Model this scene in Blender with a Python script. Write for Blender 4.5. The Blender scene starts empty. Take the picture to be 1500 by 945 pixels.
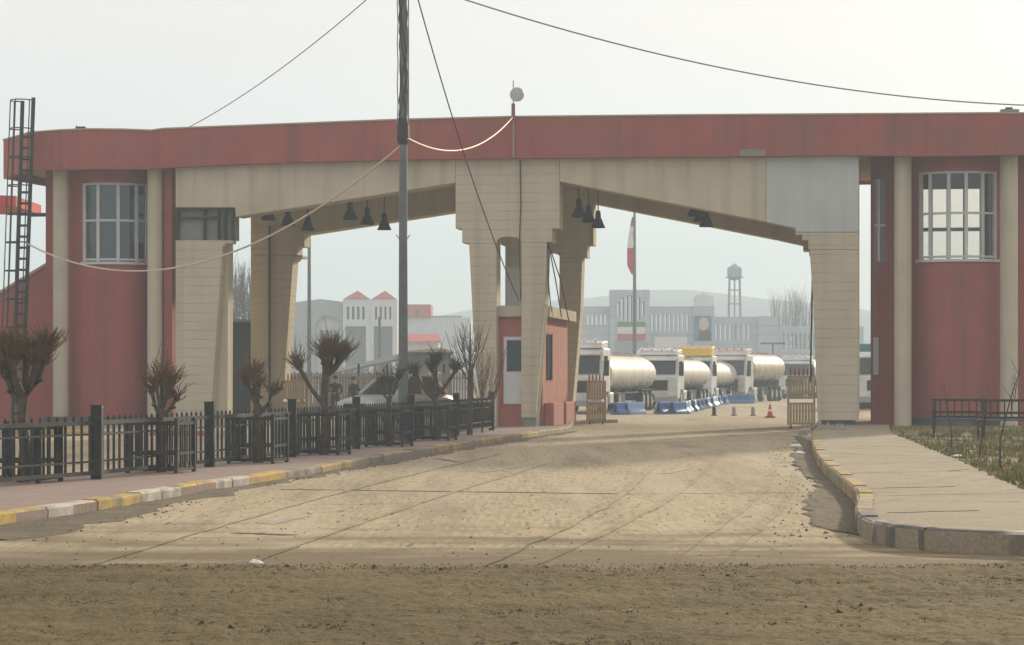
import bpy, bmesh, math, random
from mathutils import Vector, Matrix
R = math.radians
scn = bpy.context.scene
COL = scn.collection
random.seed(7)

# ---------------------------------------------------------------- camera, sky, sun, exposure
CAM_H = 1.7; F = 3450.0; HZ = 552.0
cd = bpy.data.cameras.new('camera'); cam = bpy.data.objects.new('camera', cd); COL.objects.link(cam)
cam.location = (0, 0, CAM_H); cam.rotation_euler = (R(90), 0, 0)
cd.sensor_width = 36; cd.lens = 36*F/1500; cd.shift_y = (HZ-472.5)/1500
cd.clip_start = .5; cd.clip_end = 6000
scn.camera = cam
SUN_EL, SUN_AZ = 16.5, 27.0
SKY_STRENGTH, SUN_STRENGTH, EXPOSURE = .09, 3.0, .82
VEIL = 6.45
HAZE_DENSITY, HAZE_ANISO = .0015, .1
w = bpy.data.worlds.new('World'); scn.world = w; w.use_nodes = True
nt = w.node_tree; bg = nt.nodes['Background']; sk = nt.nodes.new('ShaderNodeTexSky')
sk.sky_type = 'NISHITA'; sk.sun_disc = False; sk.sun_elevation = R(SUN_EL); sk.sun_rotation = R(SUN_AZ)
sk.air_density = .65; sk.dust_density = .9; sk.ozone_density = .8
# winter overcast: a thin even cloud veil over the clear sky, cooler and dimmer at the horizon
wtc = nt.nodes.new('ShaderNodeTexCoord'); wsx = nt.nodes.new('ShaderNodeSeparateXYZ'); nt.links.new(wtc.outputs['Generated'], wsx.inputs[0])
wrp = nt.nodes.new('ShaderNodeValToRGB'); nt.links.new(wsx.outputs[2], wrp.inputs[0])
wrp.color_ramp.elements[0].position = .02; wrp.color_ramp.elements[0].color = (.73, .81, .87, 1)
wrp.color_ramp.elements[1].position = .15; wrp.color_ramp.elements[1].color = (1, .87, .80, 1)
wml = nt.nodes.new('ShaderNodeMix'); wml.data_type = 'RGBA'; wml.blend_type = 'MULTIPLY'; wml.inputs[0].default_value = 1
wml.inputs[7].default_value = (VEIL, VEIL, VEIL, 1); 
wnz = nt.nodes.new('ShaderNodeTexNoise'); wnz.inputs['Scale'].default_value = 3.5; wnz.inputs['Detail'].default_value = 4
wmp = nt.nodes.new('ShaderNodeMapping'); wmp.inputs['Scale'].default_value = (1, 1, 3.5); nt.links.new(wtc.outputs['Generated'], wmp.inputs[0]); nt.links.new(wmp.outputs[0], wnz.inputs['Vector'])
wcl = nt.nodes.new('ShaderNodeMapRange'); wcl.inputs[1].default_value = .3; wcl.inputs[2].default_value = .7; wcl.inputs[3].default_value = .95; wcl.inputs[4].default_value = 1.05; nt.links.new(wnz.outputs[0], wcl.inputs[0])
wm2 = nt.nodes.new('ShaderNodeMix'); wm2.data_type = 'RGBA'; wm2.blend_type = 'MULTIPLY'; wm2.inputs[0].default_value = 1; nt.links.new(wrp.outputs[0], wm2.inputs[6]); nt.links.new(wcl.outputs[0], wm2.inputs[7]); nt.links.new(wm2.outputs[2], wml.inputs[6])
wmx = nt.nodes.new('ShaderNodeMix'); wmx.data_type = 'RGBA'; wmx.inputs[0].default_value = .80
nt.links.new(sk.outputs[0], wmx.inputs[6]); nt.links.new(wml.outputs[2], wmx.inputs[7])
nt.links.new(wmx.outputs[2], bg.inputs[0]); bg.inputs[1].default_value = SKY_STRENGTH
sd = bpy.data.lights.new('sun', 'SUN'); sd.energy = SUN_STRENGTH; sd.angle = R(3.0); sd.color = (1, .84, .62)
sun = bpy.data.objects.new('sun', sd); COL.objects.link(sun)
sv = Vector((math.sin(R(SUN_AZ))*math.cos(R(SUN_EL)), math.cos(R(SUN_AZ))*math.cos(R(SUN_EL)), math.sin(R(SUN_EL))))
sun.rotation_euler = sv.to_track_quat('Z', 'Y').to_euler()
scn.view_settings.view_transform = 'Standard'; scn.view_settings.look = 'None'
scn.view_settings.gamma = 1; scn.view_settings.use_curve_mapping = False
scn.view_settings.exposure = EXPOSURE
scn.cycles.use_denoising = True
scn.cycles.max_bounces = 6; scn.cycles.volume_bounces = 2; scn.cycles.transparent_max_bounces = 16
scn.cycles.caustics_reflective = False; scn.cycles.caustics_refractive = False

# ---------------------------------------------------------------- helpers
def mat(name, col, rough=.85, var=.18, scale=2.0, bump=.15, bscale=40, dirt=None, dirt_amt=.5, streak=None, streak_amt=.5,
        groove=0, metal=0, spec=.3, stretch=(1, 1, 1)):
    m = bpy.data.materials.new(name); m.use_nodes = True
    n = m.node_tree; L = n.links; p = n.nodes['Principled BSDF']
    p.inputs['Roughness'].default_value = rough; p.inputs['Metallic'].default_value = metal
    p.inputs['Specular IOR Level'].default_value = spec
    tc = n.nodes.new('ShaderNodeTexCoord'); mp = n.nodes.new('ShaderNodeMapping'); mp.inputs['Scale'].default_value = stretch
    L.new(tc.outputs['Object'], mp.inputs[0])
    def noise(sc, det=5, src=None):
        t = n.nodes.new('ShaderNodeTexNoise'); t.inputs['Scale'].default_value = sc; t.inputs['Detail'].default_value = det
        L.new((src or mp).outputs[0], t.inputs['Vector']); return t
    def ramp(src, a, b, ca, cb):
        r = n.nodes.new('ShaderNodeValToRGB'); r.color_ramp.elements[0].position = a; r.color_ramp.elements[1].position = b
        r.color_ramp.elements[0].color = ca; r.color_ramp.elements[1].color = cb; L.new(src, r.inputs[0]); return r
    def mix(f, a, b, ty='MIX'):
        x = n.nodes.new('ShaderNodeMix'); x.data_type = 'RGBA'; x.blend_type = ty
        if isinstance(f, float): x.inputs[0].default_value = f
        else: L.new(f, x.inputs[0])
        for s, i in ((a, 6), (b, 7)):
            if isinstance(s, tuple): x.inputs[i].default_value = s
            else: L.new(s, x.inputs[i])
        return x.outputs[2]
    lo = tuple(c*(1-var) for c in col)+(1,); hi = tuple(min(1, c*(1+var)) for c in col)+(1,)
    c = ramp(noise(scale).outputs[0], .3, .7, lo, hi).outputs[0]
    g1 = noise(bscale, 3)
    c = mix(.35*min(1, var*3), c, ramp(g1.outputs[0], .3, .7, tuple(x*.6 for x in col)+(1,), tuple(min(1, x*1.35) for x in col)+(1,)).outputs[0])
    if dirt:
        f = ramp(noise(scale*.55, 8).outputs[0], .48, .68, (0, 0, 0, 1), (dirt_amt,)*3+(1,)).outputs[0]
        c = mix(f, c, dirt+(1,))
    if streak:
        m2 = n.nodes.new('ShaderNodeMapping'); m2.inputs['Scale'].default_value = (2.2, 2.2, .12); L.new(tc.outputs['Object'], m2.inputs[0])
        f = ramp(noise(1.1, 3, m2).outputs[0], .5, .78, (0, 0, 0, 1), (streak_amt,)*3+(1,)).outputs[0]
        c = mix(f, c, streak+(1,))
    h = g1.outputs[0]
    if groove:
        sx = n.nodes.new('ShaderNodeSeparateXYZ'); L.new(tc.outputs['Object'], sx.inputs[0])
        def mth(op, a, b):
            x = n.nodes.new('ShaderNodeMath'); x.operation = op
            for s, i in ((a, 0), (b, 1)):
                if isinstance(s, (int, float)): x.inputs[i].default_value = s
                else: L.new(s, x.inputs[i])
            return x.outputs[0]
        fr = mth('FRACT', mth('DIVIDE', sx.outputs[2], groove), 0)
        ln = mth('LESS_THAN', fr, .10)
        nz = noise(1.2, 4)
        c = mix(mth('MULTIPLY', ln, mth('MULTIPLY', mth('POWER', nz.outputs[0], 2.0), 1.0)), c, tuple(x*.35 for x in col)+(1,))
        h = mth('SUBTRACT', mth('MULTIPLY', h, .5), ln)
    L.new(c, p.inputs['Base Color'])
    if bump:
        b = n.nodes.new('ShaderNodeBump'); b.inputs['Strength'].default_value = bump; b.inputs['Distance'].default_value = .02
        L.new(h, b.inputs['Height']); L.new(b.outputs[0], p.inputs['Normal'])
    return m
def glass(name, tint, refl=.06, alpha=.5):
    m = bpy.data.materials.new(name); m.use_nodes = True; n = m.node_tree; L = n.links
    n.nodes.remove(n.nodes['Principled BSDF']); out = n.nodes['Material Output']
    tr = n.nodes.new('ShaderNodeBsdfTransparent'); tr.inputs[0].default_value = tint+(1,)
    df = n.nodes.new('ShaderNodeBsdfDiffuse'); df.inputs[0].default_value = tuple(c*.3 for c in tint)+(1,)
    gl = n.nodes.new('ShaderNodeBsdfGlossy'); gl.inputs['Roughness'].default_value = .06; gl.inputs[0].default_value = (.9, .95, 1, 1)
    a = n.nodes.new('ShaderNodeMixShader'); a.inputs[0].default_value = 1-alpha; L.new(tr.outputs[0], a.inputs[1]); L.new(df.outputs[0], a.inputs[2])
    b = n.nodes.new('ShaderNodeMixShader'); b.inputs[0].default_value = refl; L.new(a.outputs[0], b.inputs[1]); L.new(gl.outputs[0], b.inputs[2])
    L.new(b.outputs[0], out.inputs[0]); return m

class MB:
    """collects shapes, links them as one mesh object"""
    def __init__(s, off=(0, 0, 0)): s.v = []; s.f = []; s.mi = []; s.off = Vector(off); s.cur = 0
    def add(s, vs, fs):
        k = len(s.v); s.v += [tuple(v) for v in vs]
        for f in fs: s.f.append([i+k for i in f]); s.mi.append(s.cur)
    def box(s, x0, x1, y0, y1, z0, z1):
        vs = [(x, y, z) for z in (z0, z1) for y in (y0, y1) for x in (x0, x1)]
        s.add(vs, [(0, 2, 3, 1), (4, 5, 7, 6), (0, 1, 5, 4), (2, 6, 7, 3), (0, 4, 6, 2), (1, 3, 7, 5)]); return s
    def prism(s, poly, fn, a, b):
        """poly in 2D, fn(p,q,t) -> point, extruded t from a to b"""
        n = len(poly); vs = [fn(p, q, a) for p, q in poly]+[fn(p, q, b) for p, q in poly]
        s.add(vs, [tuple(range(n)), tuple(range(2*n-1, n-1, -1))]+[(i, (i+1) % n, n+(i+1) % n, n+i) for i in range(n)]); return s
    def tube(s, pts, r, n=6, cap=True):
        pts = [Vector(p) for p in pts]; m = len(pts)
        rs = r if isinstance(r, (list, tuple)) else [r]*m
        vs = []
        for i, p in enumerate(pts):
            d = (pts[min(i+1, m-1)]-pts[max(i-1, 0)]).normalized()
            a = d.cross(Vector((0, 0, 1)) if abs(d.z) < .9 else Vector((1, 0, 0))).normalized(); b = d.cross(a)
            for k in range(n):
                t = 2*math.pi*k/n; vs.append(p+(a*math.cos(t)+b*math.sin(t))*rs[i])
        fs = [(i*n+k, i*n+(k+1) % n, (i+1)*n+(k+1) % n, (i+1)*n+k) for i in range(m-1) for k in range(n)]
        if cap: fs += [tuple(range(n-1, -1, -1)), tuple(range((m-1)*n, m*n))]
        s.add(vs, fs); return s
    def rings(s, rings, cap=True):
        n = len(rings[0]); vs = [p for r in rings for p in r]; m = len(rings)
        fs = [(i*n+k, i*n+(k+1) % n, (i+1)*n+(k+1) % n, (i+1)*n+k) for i in range(m-1) for k in range(n)]
        if cap: fs += [tuple(range(n-1, -1, -1)), tuple(range((m-1)*n, m*n))]
        s.add(vs, fs); return s
    def lathe(s, prof, c=(0, 0, 0), n=16):
        return s.rings([[(c[0]+r*math.cos(2*math.pi*k/n), c[1]+r*math.sin(2*math.pi*k/n), c[2]+z) for k in range(n)] for r, z in prof])
    def wheel(s, x, y, z, r, wd, n=20):
        pr = [(r*.8, -wd/2), (r, -wd/2+.05), (r, wd/2-.05), (r*.8, wd/2)]
        return s.rings([[(x+t, y+q*math.cos(2*math.pi*k/n), z+q*math.sin(2*math.pi*k/n)) for k in range(n)] for q, t in pr])
    def arc(s, cu, cv, rad, a0, a1, z0, z1, th, n=14):
        """curved wall, angle 0 faces the road (-v), positive to the right"""
        def pt(r, a, z): return (cu+r*math.sin(a), cv-r*math.cos(a), z)
        rg = []
        for i in range(n+1):
            a = R(a0+(a1-a0)*i/n); rg.append([pt(rad, a, z0), pt(rad, a, z1), pt(rad-th, a, z1), pt(rad-th, a, z0)])
        return s.rings(rg)
    def build(s, name, m, parent=None, smooth=False, bevel=0, tri=False):
        me = bpy.data.meshes.new(name); me.from_pydata([tuple(Vector(v)-s.off) for v in s.v], [], s.f)
        ms = m if isinstance(m, (list, tuple)) else [m]
        for x in ms: me.materials.append(x)
        for i, p in enumerate(me.polygons): p.material_index = s.mi[i]
        bm = bmesh.new(); bm.from_mesh(me); bmesh.ops.recalc_face_normals(bm, faces=bm.faces); bm.to_mesh(me); bm.free()
        o = bpy.data.objects.new(name, me); COL.objects.link(o)
        if parent: o.parent = parent
        if smooth:
            me.shade_smooth()
            try: me.set_sharp_from_angle(angle=R(38))
            except Exception: pass
        if bevel:
            b = o.modifiers.new('bevel', 'BEVEL'); b.width = bevel; b.segments = 2; b.limit_method = 'ANGLE'
        return o
def tag(o, label=None, cat=None, group=None, kind=None):
    for k, v in (('label', label), ('category', cat), ('group', group), ('kind', kind)):
        if v: o[k] = v
    return o
def thing(name, label, cat, loc=(0, 0, 0), rz=0, group=None):
    o = bpy.data.objects.new(name, None); COL.objects.link(o); o.location = loc; o.rotation_euler = (0, 0, rz)
    return tag(o, label, cat, group)
def dup(root, loc, rz, label, group=None, sc=None):
    r = root.copy(); COL.objects.link(r); r.location = loc; r.rotation_euler = (0, 0, rz); r['label'] = label
    if group: r['group'] = group
    if sc: r.scale = sc
    for ch in list(root.children):
        c = ch.copy(); COL.objects.link(c); c.parent = r
        for g in list(ch.children):
            d = g.copy(); COL.objects.link(d); d.parent = c
    return r
def PX(px, Y): return (px-750)/F*Y
def PZ(py, Y): return CAM_H-(py-HZ)/F*Y
def GY(py, z=0.): return (CAM_H-z)*F/(py-HZ)
def G(px, py, z=0.):
    Y = GY(py, z); return (PX(px, Y), Y)

# gate frame: u along the facade (to the right), v through the gate (away), z up
TH = R(8.5); GC, GS = math.cos(TH), math.sin(TH); GY0 = 75.0
def gw(u, v, z=0): return (u*GC+v*GS, GY0-u*GS+v*GC, z)
def U(px, v=0.):
    k = (px-750)/F; return (k*(GY0+v*GC)-v*GS)/(GC+k*GS)
def Z(px, py, v=0.):
    u = U(px, v); return CAM_H-(py-HZ)/F*(GY0-u*GS+v*GC)

# ---------------------------------------------------------------- materials
TAN = (.55, .495, .375); RED = (.355, .10, .084)
M_tan = mat('tan_render', TAN, var=.08, scale=.8, bump=.12, streak=(.22, .19, .14), streak_amt=.45, dirt=(.3, .26, .19), dirt_amt=.3)
M_tan_groove = mat('tan_siding', TAN, var=.08, scale=.8, bump=.3, groove=.29, streak=(.24, .21, .15), streak_amt=.35)
M_patch = mat('grey_patch_plaster', (.52, .55, .54), var=.09, scale=1, bump=.1, streak=(.3, .3, .29), streak_amt=.3)
M_red = mat('red_render', RED, var=.1, scale=1.1, bump=.25, bscale=55, streak=(.15, .075, .07), streak_amt=.6, dirt=(.24, .115, .105), dirt_amt=.55)
M_redb = mat('salmon_render', (.46, .17, .125), var=.14, scale=1.6, bump=.25, bscale=40, streak=(.26, .12, .1), streak_amt=.5)
M_plinth = mat('dark_plinth', (.10, .095, .09), var=.25, scale=3)
M_slab = mat('roof_concrete', (.40, .33, .24), var=.12, scale=1)
M_col = mat('column_paint', (.54, .49, .375), var=.06, scale=1.5, bump=.08, streak=(.28, .25, .2), streak_amt=.4)
M_frame = mat('window_frame_paint', (.58, .59, .61), var=.06, rough=.5, bump=.03)
M_white = mat('white_paint', (.72, .73, .75), var=.05, rough=.5, bump=.03)
M_greypanel = mat('grey_panel', (.26, .25, .225), var=.12, scale=2)
M_carglass = glass('car_glass', (.30, .40, .40), .25, .35)
M_darkframe = mat('dark_frame', (.05, .045, .04), var=.2)
M_glass = glass('window_glass', (.93, .91, .86), .03, .94)
M_glassleft = glass('window_glass_dark', (.30, .35, .36), .07, .62)
M_glassdark = glass('dark_glass', (.07, .10, .11), .045, .3)
M_black = mat('black_metal', (.022, .024, .026), rough=.5, var=.3, scale=6, bump=.1)
M_fence = mat('fence_paint', (.018, .022, .024), rough=.45, var=.3, scale=5, bump=.08, dirt=(.09, .08, .065), dirt_amt=.5)
M_pole = mat('pole_steel', (.13, .15, .155), rough=.55, var=.18, scale=3, bump=.1, dirt=(.25, .23, .2), dirt_amt=.25)
M_cable_l = mat('pale_cable', (.62, .52, .42), rough=.6, var=.05, bump=0)
M_cable_d = mat('dark_cable', (.045, .035, .035), rough=.6, var=.05, bump=0)
M_cable_g = mat('grey_cable', (.24, .24, .27), rough=.6, var=.05, bump=0)
M_bark = mat('bark', (.085, .066, .048), var=.35, scale=9, bump=.6, bscale=22, dirt=(.16, .14, .11), dirt_amt=.5)
M_twig = mat('twig_bark', (.135, .09, .05), var=.35, scale=4, bump=0)
M_twig2 = mat('grey_twig_bark', (.10, .085, .065), var=.3, scale=4, bump=0)
M_tangate = mat('cream_gate_paint', (.50, .41, .25), rough=.55, var=.12, scale=4, bump=.06, dirt=(.26, .20, .12), dirt_amt=.3)
M_redtip = mat('red_finial_paint', (.35, .07, .05), var=.1, bump=0)
M_bluebar = mat('blue_plastic', (.07, .17, .42), rough=.5, var=.15, scale=2, bump=.05, dirt=(.2, .24, .3), dirt_amt=.5)
M_bluelight = mat('pale_blue_plastic', (.27, .43, .66), rough=.5, var=.15, scale=2, bump=.05, dirt=(.3, .32, .35), dirt_amt=.5)
M_truckwhite = mat('truck_white', (.66, .67, .66), rough=.4, var=.05, scale=1.5, bump=.02, dirt=(.34, .31, .26), dirt_amt=.6, spec=.4)
M_tank = mat('tank_cream', (.60, .56, .49), rough=.6, var=.07, scale=1, bump=.03, streak=(.3, .25, .2), streak_amt=.45, spec=.3)
M_tank2 = mat('tank_rusty_cream', (.58, .49, .38), rough=.5, var=.1, scale=1, bump=.05, dirt=(.28, .14, .09), dirt_amt=.7)
M_rust = mat('rust_red', (.27, .12, .085), var=.25, scale=2)
M_yellow = mat('yellow_paint', (.72, .50, .06), rough=.45, var=.06, bump=.02)
M_tyre = mat('tyre_rubber', (.02, .02, .02), var=.3, scale=5)
M_rim = mat('rim_steel', (.30, .29, .27), rough=.5, var=.2)
M_chassis = mat('chassis_black', (.03, .03, .033), var=.3)
M_lampw = mat('lens_white', (.75, .75, .7), rough=.2, var=.03, bump=0)
M_lampo = mat('lens_orange', (.7, .25, .05), rough=.3, var=.05, bump=0)
M_teal = mat('teal_tarp', (.06, .22, .22), var=.15)
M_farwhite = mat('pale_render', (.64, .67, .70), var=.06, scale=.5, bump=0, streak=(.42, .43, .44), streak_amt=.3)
M_farstone = mat('hazed_far_stone', (.50, .56, .63), var=.08, scale=.4, bump=0, groove=1.1)  # blue of the distance haze mixed into the stone colour
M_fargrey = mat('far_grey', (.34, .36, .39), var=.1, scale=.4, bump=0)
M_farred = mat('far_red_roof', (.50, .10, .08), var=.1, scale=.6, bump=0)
M_shutter = mat('roller_shutter', (.12, .13, .14), var=.08, bump=.3, groove=.2)
M_green = mat('flag_green', (.10, .20, .13), var=.05, bump=0)
M_flagred = mat('flag_red', (.50, .05, .06), var=.05, bump=0)
M_flagwhite = mat('flag_white', (.75, .75, .75), var=.03, bump=0)
M_portrait = mat('portrait_blue', (.10, .24, .38), var=.25, scale=.8, bump=0)
M_skin = mat('skin', (.42, .26, .18), rough=.6, var=.05, bump=0)
M_olive = mat('olive_cloth', (.035, .045, .03), var=.2, scale=8)
M_darkcloth = mat('dark_cloth', (.03, .03, .035), var=.2, scale=8)
M_hair = mat('dark_hair', (.015, .012, .01), var=.2)
M_corr = mat('grey_corrugated', (.18, .18, .18), var=.2, scale=1.5, dirt=(.12, .09, .07), dirt_amt=.5)
M_browngate = mat('brown_slat_metal', (.22, .185, .165), var=.15, scale=2)
M_bench = mat('bench_black', (.035, .035, .04), var=.3)
M_benchblue = mat('bench_blue', (.07, .10, .16), var=.2)
M_navy = mat('navy_sheet_metal', (.025, .032, .04), var=.25, rough=.5)
M_dish = mat('dish_grey', (.48, .50, .57), rough=.5, var=.04, bump=0)
M_paper = mat('litter_white', (.7, .7, .66), var=.06, bump=0)

# ---------------------------------------------------------------- ground
def ground_mat(name, cols, scale, stretch=(1, 1, 1), rot=0, specks=None, bump=.4, bscale=12, speck_scale=7, road=False):
    m = bpy.data.materials.new(name); m.use_nodes = True; n = m.node_tree; L = n.links; p = n.nodes['Principled BSDF']
    p.inputs['Roughness'].default_value = .92; p.inputs['Specular IOR Level'].default_value = .15
    g = n.nodes.new('ShaderNodeNewGeometry'); mp = n.nodes.new('ShaderNodeMapping'); mp.vector_type = 'POINT'
    mp.inputs['Scale'].default_value = stretch; mp.inputs['Rotation'].default_value = (0, 0, rot); L.new(g.outputs['Position'], mp.inputs[0])
    def noise(sc, det, src): 
        t = n.nodes.new('ShaderNodeTexNoise'); t.inputs['Scale'].default_value = sc; t.inputs['Detail'].default_value = det
        t.inputs['Roughness'].default_value = .62; L.new(src, t.inputs['Vector']); return t.outputs[0]
    def ramp(src, stops):
        r = n.nodes.new('ShaderNodeValToRGB'); e = r.color_ramp.elements
        while len(e) < len(stops): e.new(.5)
        for x, (pp, c) in zip(e, stops): x.position = pp; x.color = tuple(c)+(1,)
        L.new(src, r.inputs[0]); return r.outputs[0]
    def mix(f, a, b, ty='MIX'):
        x = n.nodes.new('ShaderNodeMix'); x.data_type = 'RGBA'; x.blend_type = ty
        for s, i in ((f, 0), (a, 6), (b, 7)):
            if isinstance(s, (int, float)): x.inputs[i].default_value = s
            elif isinstance(s, tuple): x.inputs[i].default_value = s
            else: L.new(s, x.inputs[i])
        return x.outputs[2]
    P = g.outputs['Position']
    a = ramp(noise(scale, 6, mp.outputs[0]), [(.30, cols[0]), (.5, cols[1]), (.70, cols[2])])
    P2 = P
    if road:
        ms = n.nodes.new('ShaderNodeMapping'); ms.inputs['Scale'].default_value = (1, .10, 1); ms.inputs['Rotation'].default_value = (0, 0, R(9)); L.new(P, ms.inputs[0]); P2 = ms.outputs[0]
    b = ramp(noise(scale*.22, 4, P2), [(.35, cols[0]), (.65, cols[2])])
    c = mix(.4, a, b)
    fine = noise(bscale*2.2, 4, P2)
    c = mix(.35, c, ramp(fine, [(.3, [x*.45 for x in cols[0]]), (.7, [x*1.25 for x in cols[2]])]))
    if specks:
        f = ramp(noise(speck_scale, 3, P2), [(.60, (0, 0, 0)), (.70, (.85, .85, .85))])
        c = mix(f, c, tuple(specks)+(1,))
    if road:   # pale worn patches, darker damp patches, and mud carried in from the crossing
        c = mix(ramp(noise(.8, 6, P2), [(.50, (0, 0, 0)), (.66, (.55, .55, .55))]), c, (.48, .42, .31, 1))
        m3 = n.nodes.new('ShaderNodeMapping'); m3.inputs['Location'].default_value = (7, 3, 0); m3.inputs['Scale'].default_value = (.8, .09, 1); L.new(P, m3.inputs[0])
        c = mix(ramp(noise(.9, 7, m3.outputs[0]), [(.54, (0, 0, 0)), (.70, (.6, .6, .6))]), c, (.19, .155, .105, 1))
        sx = n.nodes.new('ShaderNodeSeparateXYZ'); L.new(P, sx.inputs[0])
        mr = n.nodes.new('ShaderNodeMapRange'); mr.inputs[1].default_value = 29; mr.inputs[2].default_value = 20.5; L.new(sx.outputs[1], mr.inputs[0])
        m4 = n.nodes.new('ShaderNodeMapping'); m4.inputs['Scale'].default_value = (.35, 1, 1); L.new(P, m4.inputs[0])
        ad = n.nodes.new('ShaderNodeMath'); ad.operation = 'MULTIPLY_ADD'; L.new(mr.outputs[0], ad.inputs[0]); ad.inputs[1].default_value = .42; L.new(noise(1.0, 8, m4.outputs[0]), ad.inputs[2])
        c = mix(ramp(ad.outputs[0], [(.62, (0, 0, 0)), (.86, (.9, .9, .9))]), c, (.15, .115, .066, 1))
    L.new(c, p.inputs['Base Color'])
    bp = n.nodes.new('ShaderNodeBump'); bp.inputs['Strength'].default_value = bump; bp.inputs['Distance'].default_value = .03
    L.new(noise(bscale, 6, P), bp.inputs['Height']); L.new(bp.outputs[0], p.inputs['Normal'])
    return m
M_ground = ground_mat('far_ground', [(.17, .15, .11), (.23, .20, .15), (.28, .25, .19)], .3)
M_road = ground_mat('dusty_asphalt', [(.26, .21, .135), (.40, .335, .215), (.50, .43, .285)], 1.5, (1.6, .07, 1), R(9), specks=(.13, .105, .07), speck_scale=9, bump=.22, bscale=7, road=True)
M_mud = ground_mat('dried_mud', [(.055, .042, .018), (.13, .102, .048), (.23, .185, .09)], 1.6, (.55, 1.6, 1), 0, specks=(.035, .027, .018), speck_scale=14, bump=1.0, bscale=16)
M_clod = ground_mat('dark_clods', [(.025, .02, .012), (.05, .04, .024), (.09, .07, .042)], 3)
M_trench = ground_mat('gutter_dirt', [(.085, .07, .05), (.15, .125, .09), (.23, .195, .14)], 2.5, specks=(.04, .035, .03), bump=.8)
M_paver = ground_mat('pink_pavers', [(.25, .19, .165), (.32, .245, .215), (.37, .30, .26)], 1.3, specks=(.17, .14, .12), bump=.3)
M_conc = ground_mat('sidewalk_concrete', [(.24, .205, .145), (.34, .295, .212), (.41, .36, .265)], .7, specks=(.20, .17, .125), speck_scale=2.2, bump=.35)
M_lawn = ground_mat('worn_lawn', [(.15, .125, .07), (.19, .175, .075), (.27, .225, .12)], 1.0, bump=.8)
M_grass = mat('grass_blades', (.17, .175, .055), var=.45, scale=.9, bump=0)
M_hill = ground_mat('hill_scrub', [(.05, .06, .05), (.08, .08, .06), (.12, .11, .08)], .03, bump=0)
M_kw = mat('kerb_white', (.50, .47, .40), var=.2, scale=4, bump=.4, bscale=14, dirt=(.20, .175, .14), dirt_amt=.8)
M_ky = mat('kerb_yellow', (.49, .345, .10), var=.2, scale=4, bump=.4, bscale=14, dirt=(.24, .195, .125), dirt_amt=1.0)
M_kyw = mat('kerb_worn_yellow', (.40, .30, .13), var=.2, scale=3, bump=.4, bscale=14, dirt=(.20, .175, .12), dirt_amt=.95)
M_kg = mat('kerb_grey', (.29, .26, .20), var=.25, scale=3, bump=.4, bscale=14, dirt=(.10, .09, .08), dirt_amt=.6)
M_kd = mat('kerb_dirty', (.15, .14, .12), var=.4, scale=4, bump=.6, bscale=10, dirt=(.55, .53, .49), dirt_amt=.95)
M_kr = mat('kerb_red', (.42, .12, .09), var=.15, scale=3)
M_line = ground_mat('worn_line_paint', [(.27, .24, .19), (.40, .37, .31), (.50, .47, .40)], 3.0, specks=(.25, .22, .17), speck_scale=4, bump=.1)
M_tar = ground_mat('tar_seam', [(.07, .06, .05), (.10, .09, .07), (.18, .16, .125)], 2, bump=.1)

def sheet(name, poly, z, m, wob=0):
    b = MB(); b.add([(x, y, z) for x, y in poly], [tuple(range(len(poly)))])
    o = b.build(name, m); 
    if o.data.polygons[0].normal.z < 0: o.data.flip_normals()
    return tag(o, kind='structure')
sheet('ground', [(-1250, -200), (1250, -200), (1250, 1350), (-1250, 1350)], -.03, M_ground)
sheet('road', [(-70, 4), (70, 4), (70, 300), (-70, 300)], 0, M_road)
# rough mud crossing the foreground, a relief mesh with a ragged far edge
def vnoise(x, y, s):
    from mathutils import noise as N
    return N.noise(Vector((x*s, y*s, 3.7)))
b = MB(); nx, ny = 620, 230; x0, x1, y0 = -9., 9., 10.5
vs = []
for j in range(ny+1):
    for i in range(nx+1):
        x = x0+(x1-x0)*i/nx; ye = 21.2+.9*vnoise(x, 0, .35)+.7*vnoise(x, 5, 1.1)+.35*vnoise(x, 9, 3.1)+.2*vnoise(x, 2, 9)
        t = j/ny; y = y0+(ye-y0)*t
        edge = min(1, (1-t)*9)
        z = .006+edge*max(0, .022+.022*vnoise(x, y*1.6, .8)+.016*vnoise(x, y, 3.1)+.012*vnoise(x, y, 8.7)+.013*vnoise(x, y, 17))
        vs.append((x, y, z))
b.add(vs, [(j*(nx+1)+i, j*(nx+1)+i+1, (j+1)*(nx+1)+i+1, (j+1)*(nx+1)+i) for j in range(ny) for i in range(nx)])
tag(b.build('mud', M_mud, smooth=True), kind='structure')
def clod(b, x, y, z, s):
    vs = []; 
    for th in range(5):
        a = th*2*math.pi/5+random.random(); vs.append((x+s*math.cos(a)*random.uniform(.7, 1.2), y+s*math.sin(a)*random.uniform(.7, 1.2), z))
    vs.append((x+random.uniform(-.3, .3)*s, y+random.uniform(-.3, .3)*s, z+s*random.uniform(.5, 1.1)))
    b.cur = 0 if random.random() < .72 else 1
    b.add(vs, [(i, (i+1) % 5, 5) for i in range(5)])
b = MB()
for k in range(15000):
    y = 13.5+7.7*random.random(); x = random.uniform(-.245, .245)*y
    clod(b, x, y, .015, random.uniform(.005, .014)*(2.4 if random.random() < .025 else 1))
for k in range(420):
    y = 21+13*random.random(); x = random.uniform(-.2, .12)*y
    clod(b, x, y, 0, random.uniform(.006, .018))
tag(b.build('dirt_clods', [M_mud, M_clod]), 'scattered clods of dried mud on the road', 'dirt', kind='stuff')
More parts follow.
